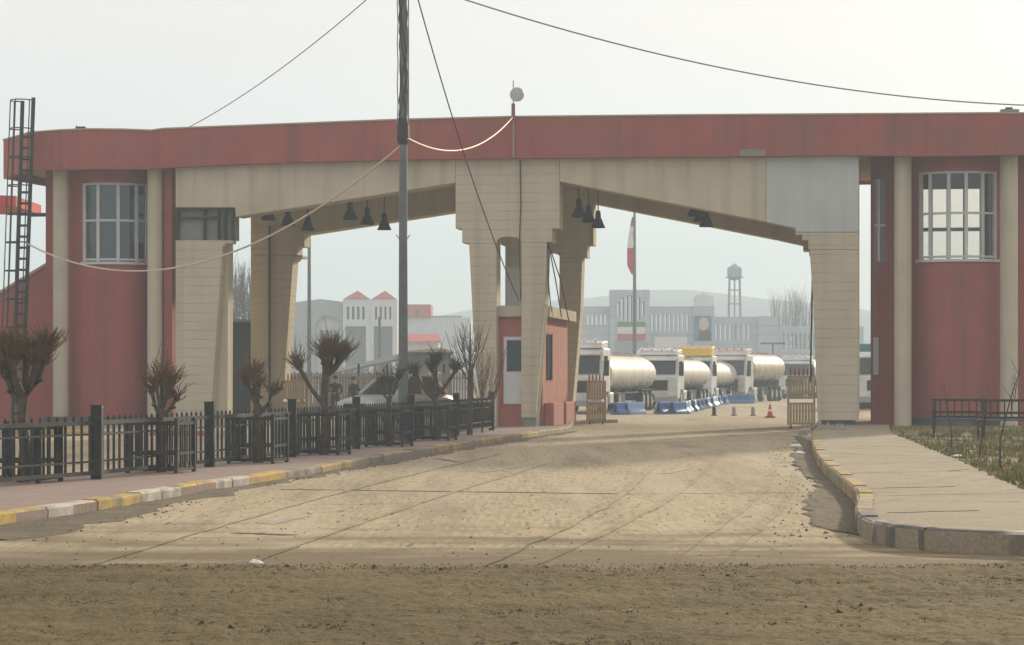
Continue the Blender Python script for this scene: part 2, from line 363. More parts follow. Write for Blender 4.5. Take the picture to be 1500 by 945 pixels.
def strip(name, a, c, wd, m, z=.005, n=12, jit=.03):
    a, c = Vector(a), Vector(c); d = (c-a).normalized(); nn = Vector((-d.y, d.x)); l1 = []; l2 = []
    for i in range(n+1):
        p = a+(c-a)*i/n; l1.append(tuple(p+nn*(wd/2+random.uniform(-jit, jit)))); l2.append(tuple(p-nn*(wd/2+random.uniform(-jit, jit))))
    return sheet(name, l1+l2[::-1], z, m)
# left pavement, kerb and fence line
KL = [(-120, 774), (0, 755), (150, 734), (320, 706), (450, 687), (560, 668), (700, 646), (775, 635), (832, 627)]
kl = [G(px, py, .12) for px, py in KL]
def lerp_path(path, px):
    pts = [(750+x/y*F, x, y) for x, y in path]
    for (a, xa, ya), (c, xc, yc) in zip(pts, pts[1:]):
        if a <= px <= c or (a, xa, ya) == pts[0] and px < a or (c, xc, yc) == pts[-1]:
            # interpolate along the ground line by solving for the pixel
            k = (px-750)/F; d = (xc-xa)-k*(yc-ya)
            t = (k*ya-xa)/d; return (xa+(xc-xa)*t, ya+(yc-ya)*t)
FN = [(-60, 716), (5, 711), (142, 700), (307, 682), (428, 668), (522, 656), (598, 646), (690, 634), (722, 629)]
fl = [G(px, py, .14) for px, py in FN]
back = [(x-1.1, y+.3) for x, y in fl]
isl = [gw(U(842, 9), 9)[:2], gw(U(905, 12.5), 12.5)[:2], gw(U(800, 12.5)-1.2, 12.5)[:2], gw(U(690)-.5, 1.)[:2], gw(U(688)-.6, -3)[:2]]
b = MB(); poly = kl+isl+back[::-1]
b.prism(poly, lambda p, q, t: (p, q, t), -.02, .12); o = tag(b.build('pavement', M_paver), kind='structure')
def kerb(name, path, mats, cuts, inward, w=.22, h=.15, z0=-.02, gap=.012):
    """kerb stones along a ground path; inward = unit side offset sign"""
    b = MB(); 
    L = [0]
    for (xa, ya), (xc, yc) in zip(path, path[1:]): L.append(L[-1]+math.hypot(xc-xa, yc-ya))
    def at(s):
        for i in range(len(path)-1):
            if s <= L[i+1] or i == len(path)-2:
                t = (s-L[i])/(L[i+1]-L[i]); return Vector((path[i][0]+(path[i+1][0]-path[i][0])*t, path[i][1]+(path[i+1][1]-path[i][1])*t, 0))
    def nrm(s):
        d = at(min(s+.3, L[-1]))-at(max(s-.3, 0)); d.normalize(); return Vector((-d.y, d.x, 0))*inward
    s = 0; k = 0
    while s < L[-1]-.05:
        ln, mi = cuts(s, k); e = min(L[-1], s+ln); b.cur = mi
        n = max(1, int((e-s)/.5)); rg = []
        dz = random.uniform(-.012, .012); dl = random.uniform(-.012, .012)
        for i in range(n+1):
            q = s+gap+(e-s-2*gap)*i/n; p = at(q)-nrm(q)*(.004+dl); nn = nrm(q)
            rg.append([p+Vector((0, 0, z0)), p+Vector((0, 0, h+dz-.03)), p+nn*.03+Vector((0, 0, h+dz)), p+nn*w+Vector((0, 0, h+dz)), p+nn*w+Vector((0, 0, z0))])
        b.rings(rg); s = e; k += 1
    return tag(b.build(name, mats), kind='structure')
tot = 0
cutpx = [-120, -25, 70, 143, 207, 265, 315, 365, 420, 470, 520, 565, 605, 640, 675, 705, 735, 765, 790, 812, 832]
pp = [lerp_path(kl, c) for c in cutpx]
lens = [math.hypot(a[0]-c[0], a[1]-c[1]) for a, c in zip(pp, pp[1:])]
segs = []
for i, l in enumerate(lens):
    segs += [(l/2, (0 if i % 2 == 0 else 1) if i < 8 else (2 if i % 2 == 0 else 3))]*2
segs[4] = (segs[4][0], 0)
def cutsL(s, k): return segs[k] if k < len(segs) else (2.2, 2)
kerb('kerb', kl+[isl[0], isl[1]], [M_kw, M_ky, M_kg, M_kyw], cutsL, 1, h=.145)
# far kerb and pavement before the left guardhouse
lk = [gw(U(px, -8.5), -8.5)[:2] for px in (-90, 330)]
lb = [gw(U(-90, -8.5), 14)[:2], gw(U(330), 14)[:2]]
b = MB(); b.prism([lk[0], lk[1], gw(U(338), 0)[:2], gw(U(338), 14)[:2], lb[0]], lambda p, q, t: (p, q, t), -.02, .13); tag(b.build('pavement', M_conc), kind='structure')
kerb('kerb', lk, [M_ky, M_kw, M_kr], lambda s, k: (1.6, (0, 1, 0, 1, 2, 1)[k % 6]), 1, h=.16)
# right pavement with its kerb bulging to the road
KR = [(1189, 637), (1190, 650), (1200, 672), (1228, 696), (1254, 716), (1256, 735), (1252, 752), (1268, 764), (1310, 773), (1380, 779), (1520, 784), (1640, 786)]
kr = [G(px, py, .20) for px, py in KR]
def smooth_path(p, it=2):
    for _ in range(it):
        q = [p[0]]
        for a, c in zip(p, p[1:]):
            q += [(a[0]*.75+c[0]*.25, a[1]*.75+c[1]*.25), (a[0]*.25+c[0]*.75, a[1]*.25+c[1]*.75)]
        p = q+[p[-1]]
    return p
kr = smooth_path(kr)
GR = [(1306, 634), (1345, 650), (1400, 672), (1440, 690), (1500, 717), (1580, 742)]
gr = [G(px, py, .20) for px, py in GR]
b = MB(); poly = [gw(U(1190), 13)[:2]]+kr+[(12, 23.6), (12, 27.5)]+gr[::-1]+[gw(U(1306), 13)[:2]]
b.prism(poly, lambda p, q, t: (p, q, t), -.02, .195); tag(b.build('pavement', M_conc), kind='structure')
KSW = sum(math.hypot(a[0]-c[0], a[1]-c[1]) for a, c in zip(kr, kr[1:]) if c[1] > 26.6)
kerb('kerb', kr, [M_kyw, M_kd, M_kg], lambda s, k: (.95+.25*(k % 3), (0 if k % 3 else 2) if s < KSW else 1), 1, h=.215, w=.2)
# cracks / joints on the right pavement
for pts in ([(1262, 716), (1400, 713)], [(1300, 752), (1435, 748)], [(1215, 664), (1345, 668)], [(1390, 690), (1470, 684)]):
    a, c = G(*pts[0], .195), G(*pts[1], .195)
    b = MB(); n = 14; l1 = []; l2 = []
    for i in range(n+1):
        t = i/n; x = a[0]+(c[0]-a[0])*t; y = a[1]+(c[1]-a[1])*t+random.uniform(-.06, .06); wd = random.uniform(.04, .13)
        l1.append((x, y)); l2.append((x, y+wd))
    sheet('pavement_crack', l1+l2[::-1], .199, M_tar)
for (p, q) in (((1198, 656), (1350, 653)), ((1236, 693), (1440, 690)), ((1264, 727), (1512, 722))): strip('pavement_joint', G(*p, .195), G(*q, .195), .035, M_clod, z=.1985, n=20, jit=.012)
# broken gutter between the asphalt and the right kerb
TR = [(1166, 638), (1160, 662), (1163, 684), (1190, 700), (1197, 716), (1184, 738), (1176, 757), (1205, 777), (1250, 783)]
tr = [G(px, py) for px, py in TR]
def resample(p, n):
    L = [0]
    for a, c in zip(p, p[1:]): L.append(L[-1]+math.hypot(a[0]-c[0], a[1]-c[1]))
    out = []
    for k in range(n+1):
        q = L[-1]*k/n
        for i in range(len(p)-1):
            if q <= L[i+1] or i == len(p)-2:
                t = (q-L[i])/max(1e-6, L[i+1]-L[i]); out.append((p[i][0]+(p[i+1][0]-p[i][0])*t, p[i][1]+(p[i+1][1]-p[i][1])*t)); break
    return out
la = resample(smooth_path(tr), 90); lc = resample([(x+.03, y) for x, y in kr if y > 24.9], 90)
b = MB(); vs = []
for (xa, ya), (xc, yc) in zip(la, lc):
    jx = .16*vnoise(xa, ya, 1.1)+.07*vnoise(xa, ya, 4); 
    for t in (0, .1, .3, .5, .7, .85, 1):
        x = xa+jx*(1-t)+(xc-xa)*t; y = ya+(yc-ya)*t; vs.append((x, y, .005+(.0 if t in (0, 1) else .03*abs(vnoise(x, y, 2.3))+.02*abs(vnoise(x, y, 7)))))
b.add(vs, [(i*7+k, i*7+k+1, i*7+k+8, i*7+k+7) for i in range(90) for k in range(6)])
tag(b.build('gutter', M_trench), kind='structure')
# worn gutter along the left kerb
la = resample([(x-.03, y) for x, y in kl], 90); lc = resample([(x+(1.1 if i < 2 else .75 if i == 2 else .3), y-.1) for i, (x, y) in enumerate(kl)], 90)
b = MB(); vs = []
for (xa, ya), (xc, yc) in zip(la, lc):
    jx = .35*vnoise(xa, ya, .7)+.18*vnoise(xa, ya, 2.3)
    for t in (0, .15, .3, .45, .6, .75, .9, 1):
        x = xa+(xc+jx-xa)*t; y = ya+(yc-ya)*t; vs.append((x, y, .004+(0 if t in (0, 1) else .03*abs(vnoise(x, y, 2.3))+.025*abs(vnoise(x, y, 6)))))
b.add(vs, [(i*8+k, i*8+k+1, i*8+k+9, i*8+k+8) for i in range(90) for k in range(7)])
tag(b.build('gutter', M_trench, smooth=True), kind='structure')
b = MB()
for k in range(500):
    i = random.randrange(90); t = random.random()**.7*1.15; (xa, ya), (xc, yc) = la[i], lc[i]; clod(b, xa+.05+(xc-xa)*t, ya+random.uniform(-.3, .3), .0, random.uniform(.008, .03))
for k in range(260):
    i = random.randrange(90); q = kr[min(len(kr)-1, int(len(kr)*i/90*.6))]; clod(b, q[0]-random.random()**1.5*1.0-.05, q[1]+random.uniform(-.4, .4), .0, random.uniform(.008, .028))
tag(b.build('gutter_debris', [M_trench, M_clod]), 'loose dirt and stones lying along the kerbs', 'dirt', kind='stuff')
# lawn
b = MB(); lawn = gr+[(14, 27), (40, 27), (40, 72)]+[gw(U(1306), -.3)[:2]]
b.prism(lawn, lambda p, q, t: (p, q, t), -.02, .18); tag(b.build('lawn', M_lawn), kind='structure')
def in_poly(x, y, P):
    c = False; j = len(P)-1
    for i in range(len(P)):
        if (P[i][1] > y) != (P[j][1] > y) and x < (P[j][0]-P[i][0])*(y-P[i][1])/(P[j][1]-P[i][1])+P[i][0]: c = not c
        j = i
    return c
b = MB(); n = 0
while n < 7500:
    y = random.uniform(30, 71); x = random.uniform(6, .32*y+4)
    if not in_poly(x, y, lawn): continue
    dn = vnoise(x, y, .35)+.5*vnoise(x, y, 1.3)
    if dn < random.uniform(-.5, .35): n += .3; continue
    n += 1; h = random.uniform(.04, .11)*(1.5 if dn > .4 else 1)
    for k in range(4):
        a = random.random()*6.28; dx, dy = math.cos(a)*.02, math.sin(a)*.02; ox, oy = random.uniform(-.06, .06), random.uniform(-.06, .06)
        b.add([(x+ox-dx, y+oy-dy, .17), (x+ox+dx, y+oy+dy, .17), (x+ox+random.uniform(-.05, .05), y+oy+random.uniform(-.05, .05), .18+h)], [(0, 1, 2)])
tag(b.build('grass', M_grass), 'short patchy grass on the lawn', 'grass', kind='stuff')
b = MB(); n = 0
while n < 6000:
    y = random.uniform(30, 71); x = random.uniform(6, .32*y+4)
    if not in_poly(x, y, lawn): continue
    if vnoise(x+40, y, .5) < random.uniform(-.4, .3): n += .3; continue
    n += 1; h = random.uniform(.03, .09)
    for k in range(4):
        a = random.random()*6.28; dx, dy = math.cos(a)*.02, math.sin(a)*.02; ox, oy = random.uniform(-.08, .08), random.uniform(-.08, .08)
        b.add([(x+ox-dx, y+oy-dy, .17), (x+ox+dx, y+oy+dy, .17), (x+ox+random.uniform(-.08, .08), y+oy+random.uniform(-.08, .08), .18+h)], [(0, 1, 2)])
tag(b.build('dry_grass', mat('straw_blades', (.30, .24, .12), var=.35, scale=1, bump=0)), 'dry straw coloured grass on the lawn', 'grass', kind='stuff')
# road marks
strip('road_marking', G(706, 692), G(776, 680), .2, M_line)
strip('road_marking', G(975, 694), G(1004, 686), .2, M_line)
strip('road_marking', G(395, 768), G(442, 757), .16, M_line)
strip('road_marking', G(890, 651), G(1170, 643), .32, M_line, n=20)
strip('tar_seam', G(410, 717), G(930, 724), .13, M_tar, n=40, jit=.04)
strip('tar_seam', G(930, 724), G(1160, 722), .05, M_tar, z=.006, n=20, jit=.02)
strip('tar_seam', G(345, 781), G(432, 784), .16, M_tar, n=12, jit=.07)
strip('tar_seam', G(640, 672), G(668, 677), .12, M_tar, z=.0055, n=12, jit=.09)
0 and strip('sand_patch', G(670, 851), G(815, 845), .7, M_line, z=.066, n=16, jit=.2)
M_track = ground_mat('tyre_track_dust', [(.22, .178, .114), (.35, .293, .188), (.455, .39, .258)], 1.5, (1.6, .07, 1), R(9), specks=(.13, .105, .07), speck_scale=9, bump=.22, bscale=7, road=True)
TZ = [.0050]
def track(pts, wd):
    TZ[0] += .0005
    p = resample(smooth_path([G(*q) for q in pts], 3), 60); l1 = []; l2 = []; vs = []
    for i, (x, y) in enumerate(p):
        a = wd*(.55+.5*vnoise(x, y, .9)); vs += [(x-a, y, TZ[0]), (x+a, y, TZ[0])]
    b = MB(); b.add(vs, [(2*i, 2*i+1, 2*i+3, 2*i+2) for i in range(60)]); tag(b.build('tyre_track', M_track), kind='structure')
random.seed(19)
for pts in ([(1140, 665), (1125, 720), (1050, 770), (960, 838)], [(1165, 690), (1155, 735), (1095, 785), (1030, 838)], [(1060, 660), (1010, 715), (900, 775), (760, 838)],
            [(800, 680), (660, 722), (520, 768), (330, 838)], [(735, 665), (560, 705), (330, 768), (100, 838)], [(960, 680), (900, 735), (800, 785), (680, 838)]):
    for d in (0,): track([(px-d*(1+i*.5), py) for i, (px, py) in enumerate(pts)], random.uniform(.05, .14))
# hills beyond, inside the haze
b = MB(); rg = []
for i in range(121):
    a = R(-50+100*i/120); crest = 29+9*math.sin(a*9+1)+6*math.sin(a*23)+3*vnoise(i, 0, .31)
    for_ = []
    for d, k in ((900, 0), (980, .45), (1060, .8), (1140, 1.0), (1220, .8)):
        h = crest*k*(1+.15*vnoise(i*.5, d, .05))-.5
        for_.append((math.sin(a)*d*1.02, math.cos(a)*d, h))
    rg.append(for_)
n = 5; b.add([p for r in rg for p in r], [(i*n+k, (i+1)*n+k, (i+1)*n+k+1, i*n+k+1) for i in range(120) for k in range(4)])
tag(b.build('hills', M_hill, smooth=True), kind='structure')

# ---------------------------------------------------------------- the gate
gate = thing('border_gate', 'long concrete road gate with red roof band and two tapering arches', 'gate', gw(0, 0), -TH)
uz = lambda pts, v=0.: [(U(px, v), Z(px, py, v)) for px, py in pts]
ext = lambda p, q, t: (p, t, q)
SOF = 8.74
FA = [(5, 2.6, 206, 262), (44, -.15, 195, 249), (90, -.45, 191.5, 248.5), (130, -.52, 190, 248), (180, -.46, 190.5, 248), (222, -.3, 192, 248),
      (240, -.3, 189.5, 246), (330, -.3, 186, 241.5), (420, -.3, 182.5, 238.5), (590, -.3, 176, 234), (750, -.3, 172, 232), (1000, -.3, 169.5, 230), (1250, -.3, 168, 227.5),
      (1335, -.3, 167.5, 229), (1400, -.42, 167, 228.5), (1470, -.45, 166.5, 227), (1512, -.2, 167, 227), (1540, 2.6, 180, 240)]
fp = [(U(px, v), v, Z(px, yt, v), Z(px, yb, v)) for px, v, yt, yb in FA]
fp = fp+[(fp[-1][0], 11.4, 9.9, 8.6), (fp[0][0], 11.4, 9.9, 8.6)]
b = MB(); n = len(fp); inn = []
cu = sum(p[0] for p in fp)/n; 
for i, (u, v, zt, zb) in enumerate(fp):
    pu, pv = fp[i-1][:2]; nu, nv = fp[(i+1) % n][:2]
    d1 = Vector((u-pu, v-pv)).normalized(); d2 = Vector((nu-u, nv-v)).normalized(); d = (d1+d2).normalized()
    inn.append((u-d.y*.25, v+d.x*.25))
rg = []
for (u, v, zt, zb), (iu, iv) in zip(fp, inn): rg.append([(u, v, zb), (u, v, zt), (iu, iv, zt), (iu, iv, zb)])
rg.append(rg[0]); b.rings(rg, cap=False); fascia = b.build('roof_band', M_red, gate)
b = MB(); b.prism([(u*.999, v+(0.02 if v < 5 else -.02)) for u, v in inn], lambda p, q, t: (p, q, t), SOF, SOF+.3); b.build('roof_slab', M_slab, gate)
b = MB(); b.box(U(1084, -.3), U(1121, -.3), -.312, -.29, Z(1100, 228.6, -.3), Z(1100, 219, -.3)); b.build('repair_patch', M_greypanel, gate)
# thin coping along the band top, the edge halo put into its colour
b = MB(); rg = []
for (u, v, zt, zb), (iu, iv) in zip(fp, inn):
    ou, ov = u-(iu-u)*.12, v-(iv-v)*.12; rg.append([(ou, ov, zt+.003), (ou, ov, zt+.05), (iu, iv, zt+.05), (iu, iv, zt+.003)])
rg.append(rg[0]); b.rings(rg, cap=False); b.build('coping', mat('coping_halo_tone', (.45, .38, .24), var=.1), gate)

def frame(v0):
    """one arched frame: beams, legs, corbels. v0 = front face depth; the rear frame repeats the front one"""
    th = .9; os = []
    def P(name, pts, m, a=0., e=th, bev=.02):
        b = MB(); b.prism(uz(pts), ext, v0+a, v0+e); o = b.build(name, m, gate, bevel=bev); os.append(o); return o
    top = lambda px: (px, HZ-(SOF-CAM_H)*F/(GY0-U(px)*GS))
    P('beam', [top(257), top(667), (667, 268), (345, 318), (344, 304), (257, 304)], M_tan)
    P('beam', [top(820), top(1122), (1122, 325), (820, 266)], M_tan)
    P('plaster_patch' if v0 < 1 else 'beam', [top(1122.3), top(1258), (1258, 340), (1165, 340), (1165, 334.5), (1122.3, 325.2)], M_patch if v0 < 1 else M_tan, a=-.004)
    P('corbel', [(1165, 340.5), (1176, 340.5), (1176, 347), (1188, 347), (1188, 366), (1178, 366), (1178, 347.5), (1176, 347.5)][:1]+[(1258, 340.5), (1258, 366), (1184, 366), (1184, 352), (1175, 352), (1175, 344), (1165, 344)], M_tan_groove)
    P('pillar', [(1186, 366.3), (1258, 366.3), (1258, 616), (1198, 616), (1191, 440)], M_tan_groove)
    b = MB(); b.prism([(U(1203), -.02), (U(1253), -.02), (U(1253), Z(1225, 615.5)), (U(1203), Z(1225, 615.5))], ext, v0+.08, v0+th-.08); os.append(b.build('pillar_foot', M_plinth, gate))
    # centre: head with stepped corbels and two legs
    P('pillar_head', [top(667.3), top(819.7), (819.5, 335), (809, 335), (809, 355), (801, 355), (763.5, 355), (763, 352), (757, 348), (745, 346.5), (733, 348), (727.5, 353), (727, 357), (687, 357), (687, 356), (677, 356), (677, 335), (667.3, 335)], M_tan_groove)
    g = lambda px: (px, HZ+(CAM_H-.1)*F/(GY0-U(px)*GS))
    P('pillar', [(687, 357.2), (727, 357.2), (727.5, g(727)[1]), (704, g(704)[1]), (693, 475)], M_tan_groove)
    P('pillar', [(763.5, 355.2), (801, 355.2), (798, 445), (784, 612), (763.5, 612)], M_tan_groove)
    b = MB(); b.prism(uz([(765, 611.8), (787, 611.8), (787, 630), (765, 630)]), ext, v0+.06, v0+th-.06); os.append(b.build('pillar_foot', M_greypanel, gate))
    # left leg with a bricked-up window band
    P('pillar', [(257, 352), (341, 352), (341, 357), (330, 357), (330, 361), (326, 361), (309, 605), (308, 640), (257, 640)], M_tan_groove, e=.45 if v0 < 1 else th)
    if v0 < 1:
        b = MB(); b.prism(uz([(296, 352.2), (334, 352.2), (333, 640), (296, 640)], .5), ext, .5, 1.15); os.append(b.build('pillar_return', M_tan, gate, bevel=.02))
    else: P('pillar', [(257, 304.4), (343.7, 304.4), (344.7, 318.4), (344.7, 338), (333, 338), (333, 351.6), (257, 351.6)], M_tan_groove)
    return os
frame(0)
b = MB(); b.box(U(258), U(341), .25, .8, Z(300, 351.6), Z(300, 304.4)); wb = b.build('blocked_window', M_greypanel, gate)
b = MB()
for a, c in ((257.6, 260), (297, 299.5), (318, 320), (327, 329.5), (338, 341)): b.box(U(a), U(c), .02, .248, Z(300, 351.6), Z(300, 304.4))
b.box(U(260.2), U(296.8), .03, .247, Z(300, 319.5), Z(300, 317)); b.box(U(299.7), U(317.8), .03, .247, Z(300, 319.5), Z(300, 317)); b.box(U(257.6), U(341), .019, .249, Z(300, 306.5), Z(300, 304.5))
b.build('window_frame', M_darkframe, wb)
RV = 9.5
frame(RV)
b = MB(); b.box(U(742, 8.6), U(772, 8.6), 8.3, 9.2, 2.6, SOF-.01); b.build('inner_pier', M_tan, gate)
# drain pipe on the rear leg
b = MB(); b.tube([(U(395, 9.4), 9.4, .2), (U(395, 9.4), 9.4, 7.2)], .05); b.build('drain_pipe', M_darkframe, gate)

# ---------------------------------------------------------------- guardhouses under the roof ends
def guardhouse(tagl, uc, rad, cv, colpx, zb, wz0, wz1, wall_l, wall_r, rearwin, angs, mull):
    org = (uc, 0, 0); t = thing('guardhouse', tagl, 'guardhouse', gw(*org), -TH)
    mb = lambda: MB(org)
    zt = SOF-.005; rear = 7.5
    b = mb(); th = .22; a0, a1 = angs
    b.arc(uc, cv, rad, -90, a0, zb, zt, th, 6); b.arc(uc, cv, rad, a1, 90, zb, zt, th, 6)
    b.arc(uc, cv, rad, a0, a1, zb, wz0, th); b.arc(uc, cv, rad, a0, a1, wz1, zt, th)
    b.build('bay_wall', M_red, t, smooth=True)
    b = mb()
    for m in mull: b.arc(uc, cv, rad-.03, m-1.9, m+1.9, wz0+.01, wz1-.01, .1, 2)
    for zz in (wz0+.04, wz0+(wz1-wz0)*.51, wz1-.07): b.arc(uc, cv, rad-.045, a0+.3, a1-.3, zz, zz+.07, .07)
    w_ = b.build('window', M_frame, t)
    b = mb(); b.arc(uc, cv, rad-.09, a0, a1, wz0+.012, wz1-.012, .012); b.build('glass', M_glass if uc > 0 else M_glassleft, w_, smooth=True)
    b = mb(); b.arc(uc, cv, rad+.06, a0-1, a1+1, wz0-.09, wz0-.003, .2); b.build('sill', M_frame, w_)
    return t, mb, rear, zt
# left
zbL = Z(88, 599, .6)
uL = U(166, 1.9); RL = 1.62
tL, mb, rear, zt = guardhouse('red guardhouse with a curved bay window beside the black ladder', uL, RL, 2.05, None, .1, Z(170, 383, .4), Z(170, 267, .4), 0, 0, 0, (-23, 62), (-21, -2, 22, 45, 60))
def sidewall(b, u0, u1, v0, v1, z0, z1): b.box(u0, u1, v0, v1, z0, z1)
b = mb(); b.box(U(66, 2), uL-RL+.1, 2.06, 2.3, .1, zt); b.box(uL+RL-.1, U(326, 7.5), 2.06, 2.3, .1, zt); b.box(U(66, 2), U(66, 2)+.22, 2.302, 7.5, .1, zt)
b.box(U(244, .8), U(256, .8), .5, 2.05, .1, zt); b.build('wall', M_red, tL); uq = U(326, 7.5); b = mb(); b.box(uq-.2, uq, 2.302, 7.5, .1, zt); b.build('side_wall', M_tan, tL)  # unseen lane wall made tan so its bounced light is not red
b = mb(); ul, ur = U(66, 2)+.222, U(326, 7.5)-.202; wl, wr = U(193, 7.4), U(216, 7.4); z0, z1 = Z(200, 356, 7.4), Z(200, 286, 7.4)
b.box(ul, wl, 7.28, 7.5, .1, zt); b.box(wr, ur, 7.28, 7.5, .1, zt); b.box(wl, wr, 7.28, 7.5, .1, z0); b.box(wl, wr, 7.28, 7.5, z1, zt); b.build('rear_wall', M_tan, tL)  # tan as well, to keep red bounce off the rear gate pillar
b = mb(); b.box(wl+.14, wl+.22, 7.3, 7.4, z0, z1); b.box(wl, wr, 7.31, 7.39, z0+.95, z0+1.05); b.build('rear_window_bar', M_darkframe, tL)
for px in (89, 227):
    b = mb(); b.lathe([(.25, .1), (.25, zt)], (U(px, .45), .45, 0), 20); b.build('column', M_col, tL, smooth=True)
b = mb(); b.box(U(64, .1), U(256, .1), .0, .12, .1, zbL-.25); b.box(U(64, .1), U(256, .1), .122, .95, .1, zbL-.3); b.build('plinth', M_plinth, tL)
b = mb(); b.prism(uz([(-60, 466), (-10, 436), (70, 387), (70, 640), (-60, 640)], 2.4), ext, 2.32, 2.52); b.build('stair_parapet', M_red, tL)
b = mb(); b.prism(uz([(-60, 462), (-10, 432), (72, 382.5), (72, 387), (-10, 436), (-60, 466)], 2.3), ext, 2.25, 2.6); b.build('parapet_cap', M_slab, tL)
b = mb(); b.box(U(44, 2.1), U(66, 2.1)-.01, 2.1, 2.3, Z(55, 317, 2.1), Z(55, 312, 2.1)); b.build('handrail', M_black, tL)
# right
uR = U(1401, 1.9); RR = 1.62
tR, mb, rear, zt = guardhouse('red guardhouse with a curved bay window beside the lawn', uR, RR, 2.05, None, .1, Z(1400, 379, .4), Z(1400, 250, .4), 0, 0, 0, (-50, 50), (-47, -33, -10.5, 9, 29, 48))
zt2 = zt
uA = U(1276, 2)
wA, wB = U(1281, 2), U(1297, 2); za, zb_ = Z(1290, 384, 2), Z(1290, 262, 2)
b = mb(); b.box(uA, wA, 2.06, 2.3, .1, zt); b.box(wB, uR-RR+.1, 2.06, 2.3, .1, zt); b.box(wA, wB, 2.06, 2.3, .1, za); b.box(wA, wB, 2.06, 2.3, zb_, zt)
b.box(uR+RR-.1, U(1522, 2), 2.06, 2.3, .1, zt); b.box(uA, uA+.22, 2.302, 7.5, .1, za); b.box(uA, uA+.22, 2.302, 7.5, zb_, zt); b.box(uA, uA+.22, 5.0, 7.5, za, zb_); b.box(U(1522, 2)-.22, U(1522, 2), 2.302, 7.5, .1, zt)
b.build('wall', M_red, tR)
b = mb(); b.box(wA, wB, 2.12, 2.15, za, zb_); w_ = b.build('side_window', M_glass, tR)
b = mb(); b.box(wA+.1, wA+.17, 2.08, 2.119, za, zb_); b.box(wA, wB, 2.085, 2.118, za+1.15, za+1.22); b.build('window_frame', M_white, w_)
b = mb(); wl, wr = U(1340, 7.4), U(1437, 7.4); z0, z1 = Z(1390, 384, 7.4), Z(1390, 277, 7.4)
b.box(uA+.222, wl, 7.28, 7.5, .1, zt); b.box(wr, U(1522, 2)-.222, 7.28, 7.5, .1, zt); b.box(wl, wr, 7.28, 7.5, .1, z0); b.box(wl, wr, 7.28, 7.5, z1, zt); b.build('rear_wall', M_red, tR)
b = mb()
for k in range(5): x = wl+(wr-wl)*k/4; b.box(x-.05, x+.05, 7.3, 7.4, z0, z1)
b.box(wl, wr, 7.31, 7.39, z0+(z1-z0)*.42, z0+(z1-z0)*.47); b.build('rear_window_bar', M_frame, tR)
for px in (1322.5, 1478):
    b = mb(); b.lathe([(.27, .1), (.27, zt)], (U(px, .45), .45, 0), 20); b.build('column', M_col, tR, smooth=True)
b = mb(); b.box(U(1277, 1.9), U(1312, 1.9), 1.93, 2.05, .1, Z(1290, 575, 2)); b.build('pilaster', M_red, tR); b = mb(); b.box(U(1277, 1.9), U(1288, 1.9), 1.94, 2.055, Z(1290, 492, 2), Z(1290, 388, 2)+.1); b.build('pilaster', M_red, tR)
b = mb(); b.box(U(1279, 1.9), U(1287, 1.9), 2.0, 2.058, Z(1290, 549, 2), Z(1290, 494, 2)); b.build('service_hatch', M_patch, tR)
b = mb(); b.arc(uR, 2.05, RR+.05, -88, 88, .1, .42, .1, 16); b.build('plinth', M_plinth, tR, smooth=True)

# ---------------------------------------------------------------- booth between the centre legs
org = (U(765, 1.), 1., 0); booth = thing('ticket_booth', 'small red booth with white door between the centre legs of the gate', 'booth', gw(*org), -TH)
mb = lambda: MB(org)
u0, u1 = U(727.8, .55), U(795, 1.0); zt = Z(745, 464, .5); zs = Z(745, 448, .5)
b = mb(); b.box(u0, u1, .95, 7.4, .1, zt); b.box(u0, U(763.2), .5, .948, .1, zt)
b.build('wall', M_redb, booth)
b = mb(); b.box(u0-.02, U(763.3), .30, .9, zt, zs); b.box(u0-.02, u1+.25, .91, 7.9, zt+.002, zs); b.build('roof_slab', M_tan, booth)
b = mb(); b.box(U(734.5), U(763), .44, .499, Z(750, 592), Z(750, 493)); dr = b.build('door', M_white, booth)
b = mb(); b.box(U(739.5), U(762.4), .425, .438, Z(750, 544), Z(750, 498)); b.build('door_glass', M_glassdark, dr)
b = mb(); vv = 1.9; b.box(u1+.001, u1+.03, 2.0, 3.0, Z(805, 556, 2.5), Z(805, 490, 2.5)); wn = b.build('window', M_glassdark, booth)
b = mb(); b.box(u1+.031, u1+.05, 1.9, 2.0, Z(805, 558, 2.5), Z(805, 488, 2.5)); b.build('window_frame', M_darkframe, wn); b = mb(); b.box(u1+.031, u1+.05, 3.0, 3.1, Z(805, 558, 2.5), Z(805, 488, 2.5)); b.build('window_frame', M_darkframe, wn)
b = mb(); zz = .85
for a, c in ((1.3, 3.9), (4.5, 7.2)): b.box(u1+.004, u1+.32, a, c, .1, zz)
b.build('bench_plinth', M_redb, booth, bevel=.03)
b = mb(); b.box(U(745, 5.5), U(772, 5.5), 5, 6, zs+.003, Z(755, 392, 5.5)); b.build('roof_cabinet', M_patch, booth, bevel=.02)
b = mb(); b.tube([gq for gq in [(U(801), -.03, Z(800, 445)), (U(797), -.05, Z(797, 500)), (U(787), -.05, Z(787, 625))]], .055, 6); b.build('cable_duct', M_tan, booth)
b = mb(); b.tube([(U(762, -.03), -.03, Z(762, 235)), (U(763, -.03), -.03, Z(763, 300)), (U(761), -.03, Z(761, 360)), (U(763), -.03, Z(763, 440))], .018, 5)
for dx in (0, 7, 12): b.tube([(U(803), -.02, Z(803, 355)), (U(806+dx, 1), .5+dx*.1, Z(806, 410)), (U(812+dx*1.3, 2), 1.2+dx*.15, Z(812, 455+dx))], .02, 5)
b.build('loose_wiring', M_cable_d, booth)

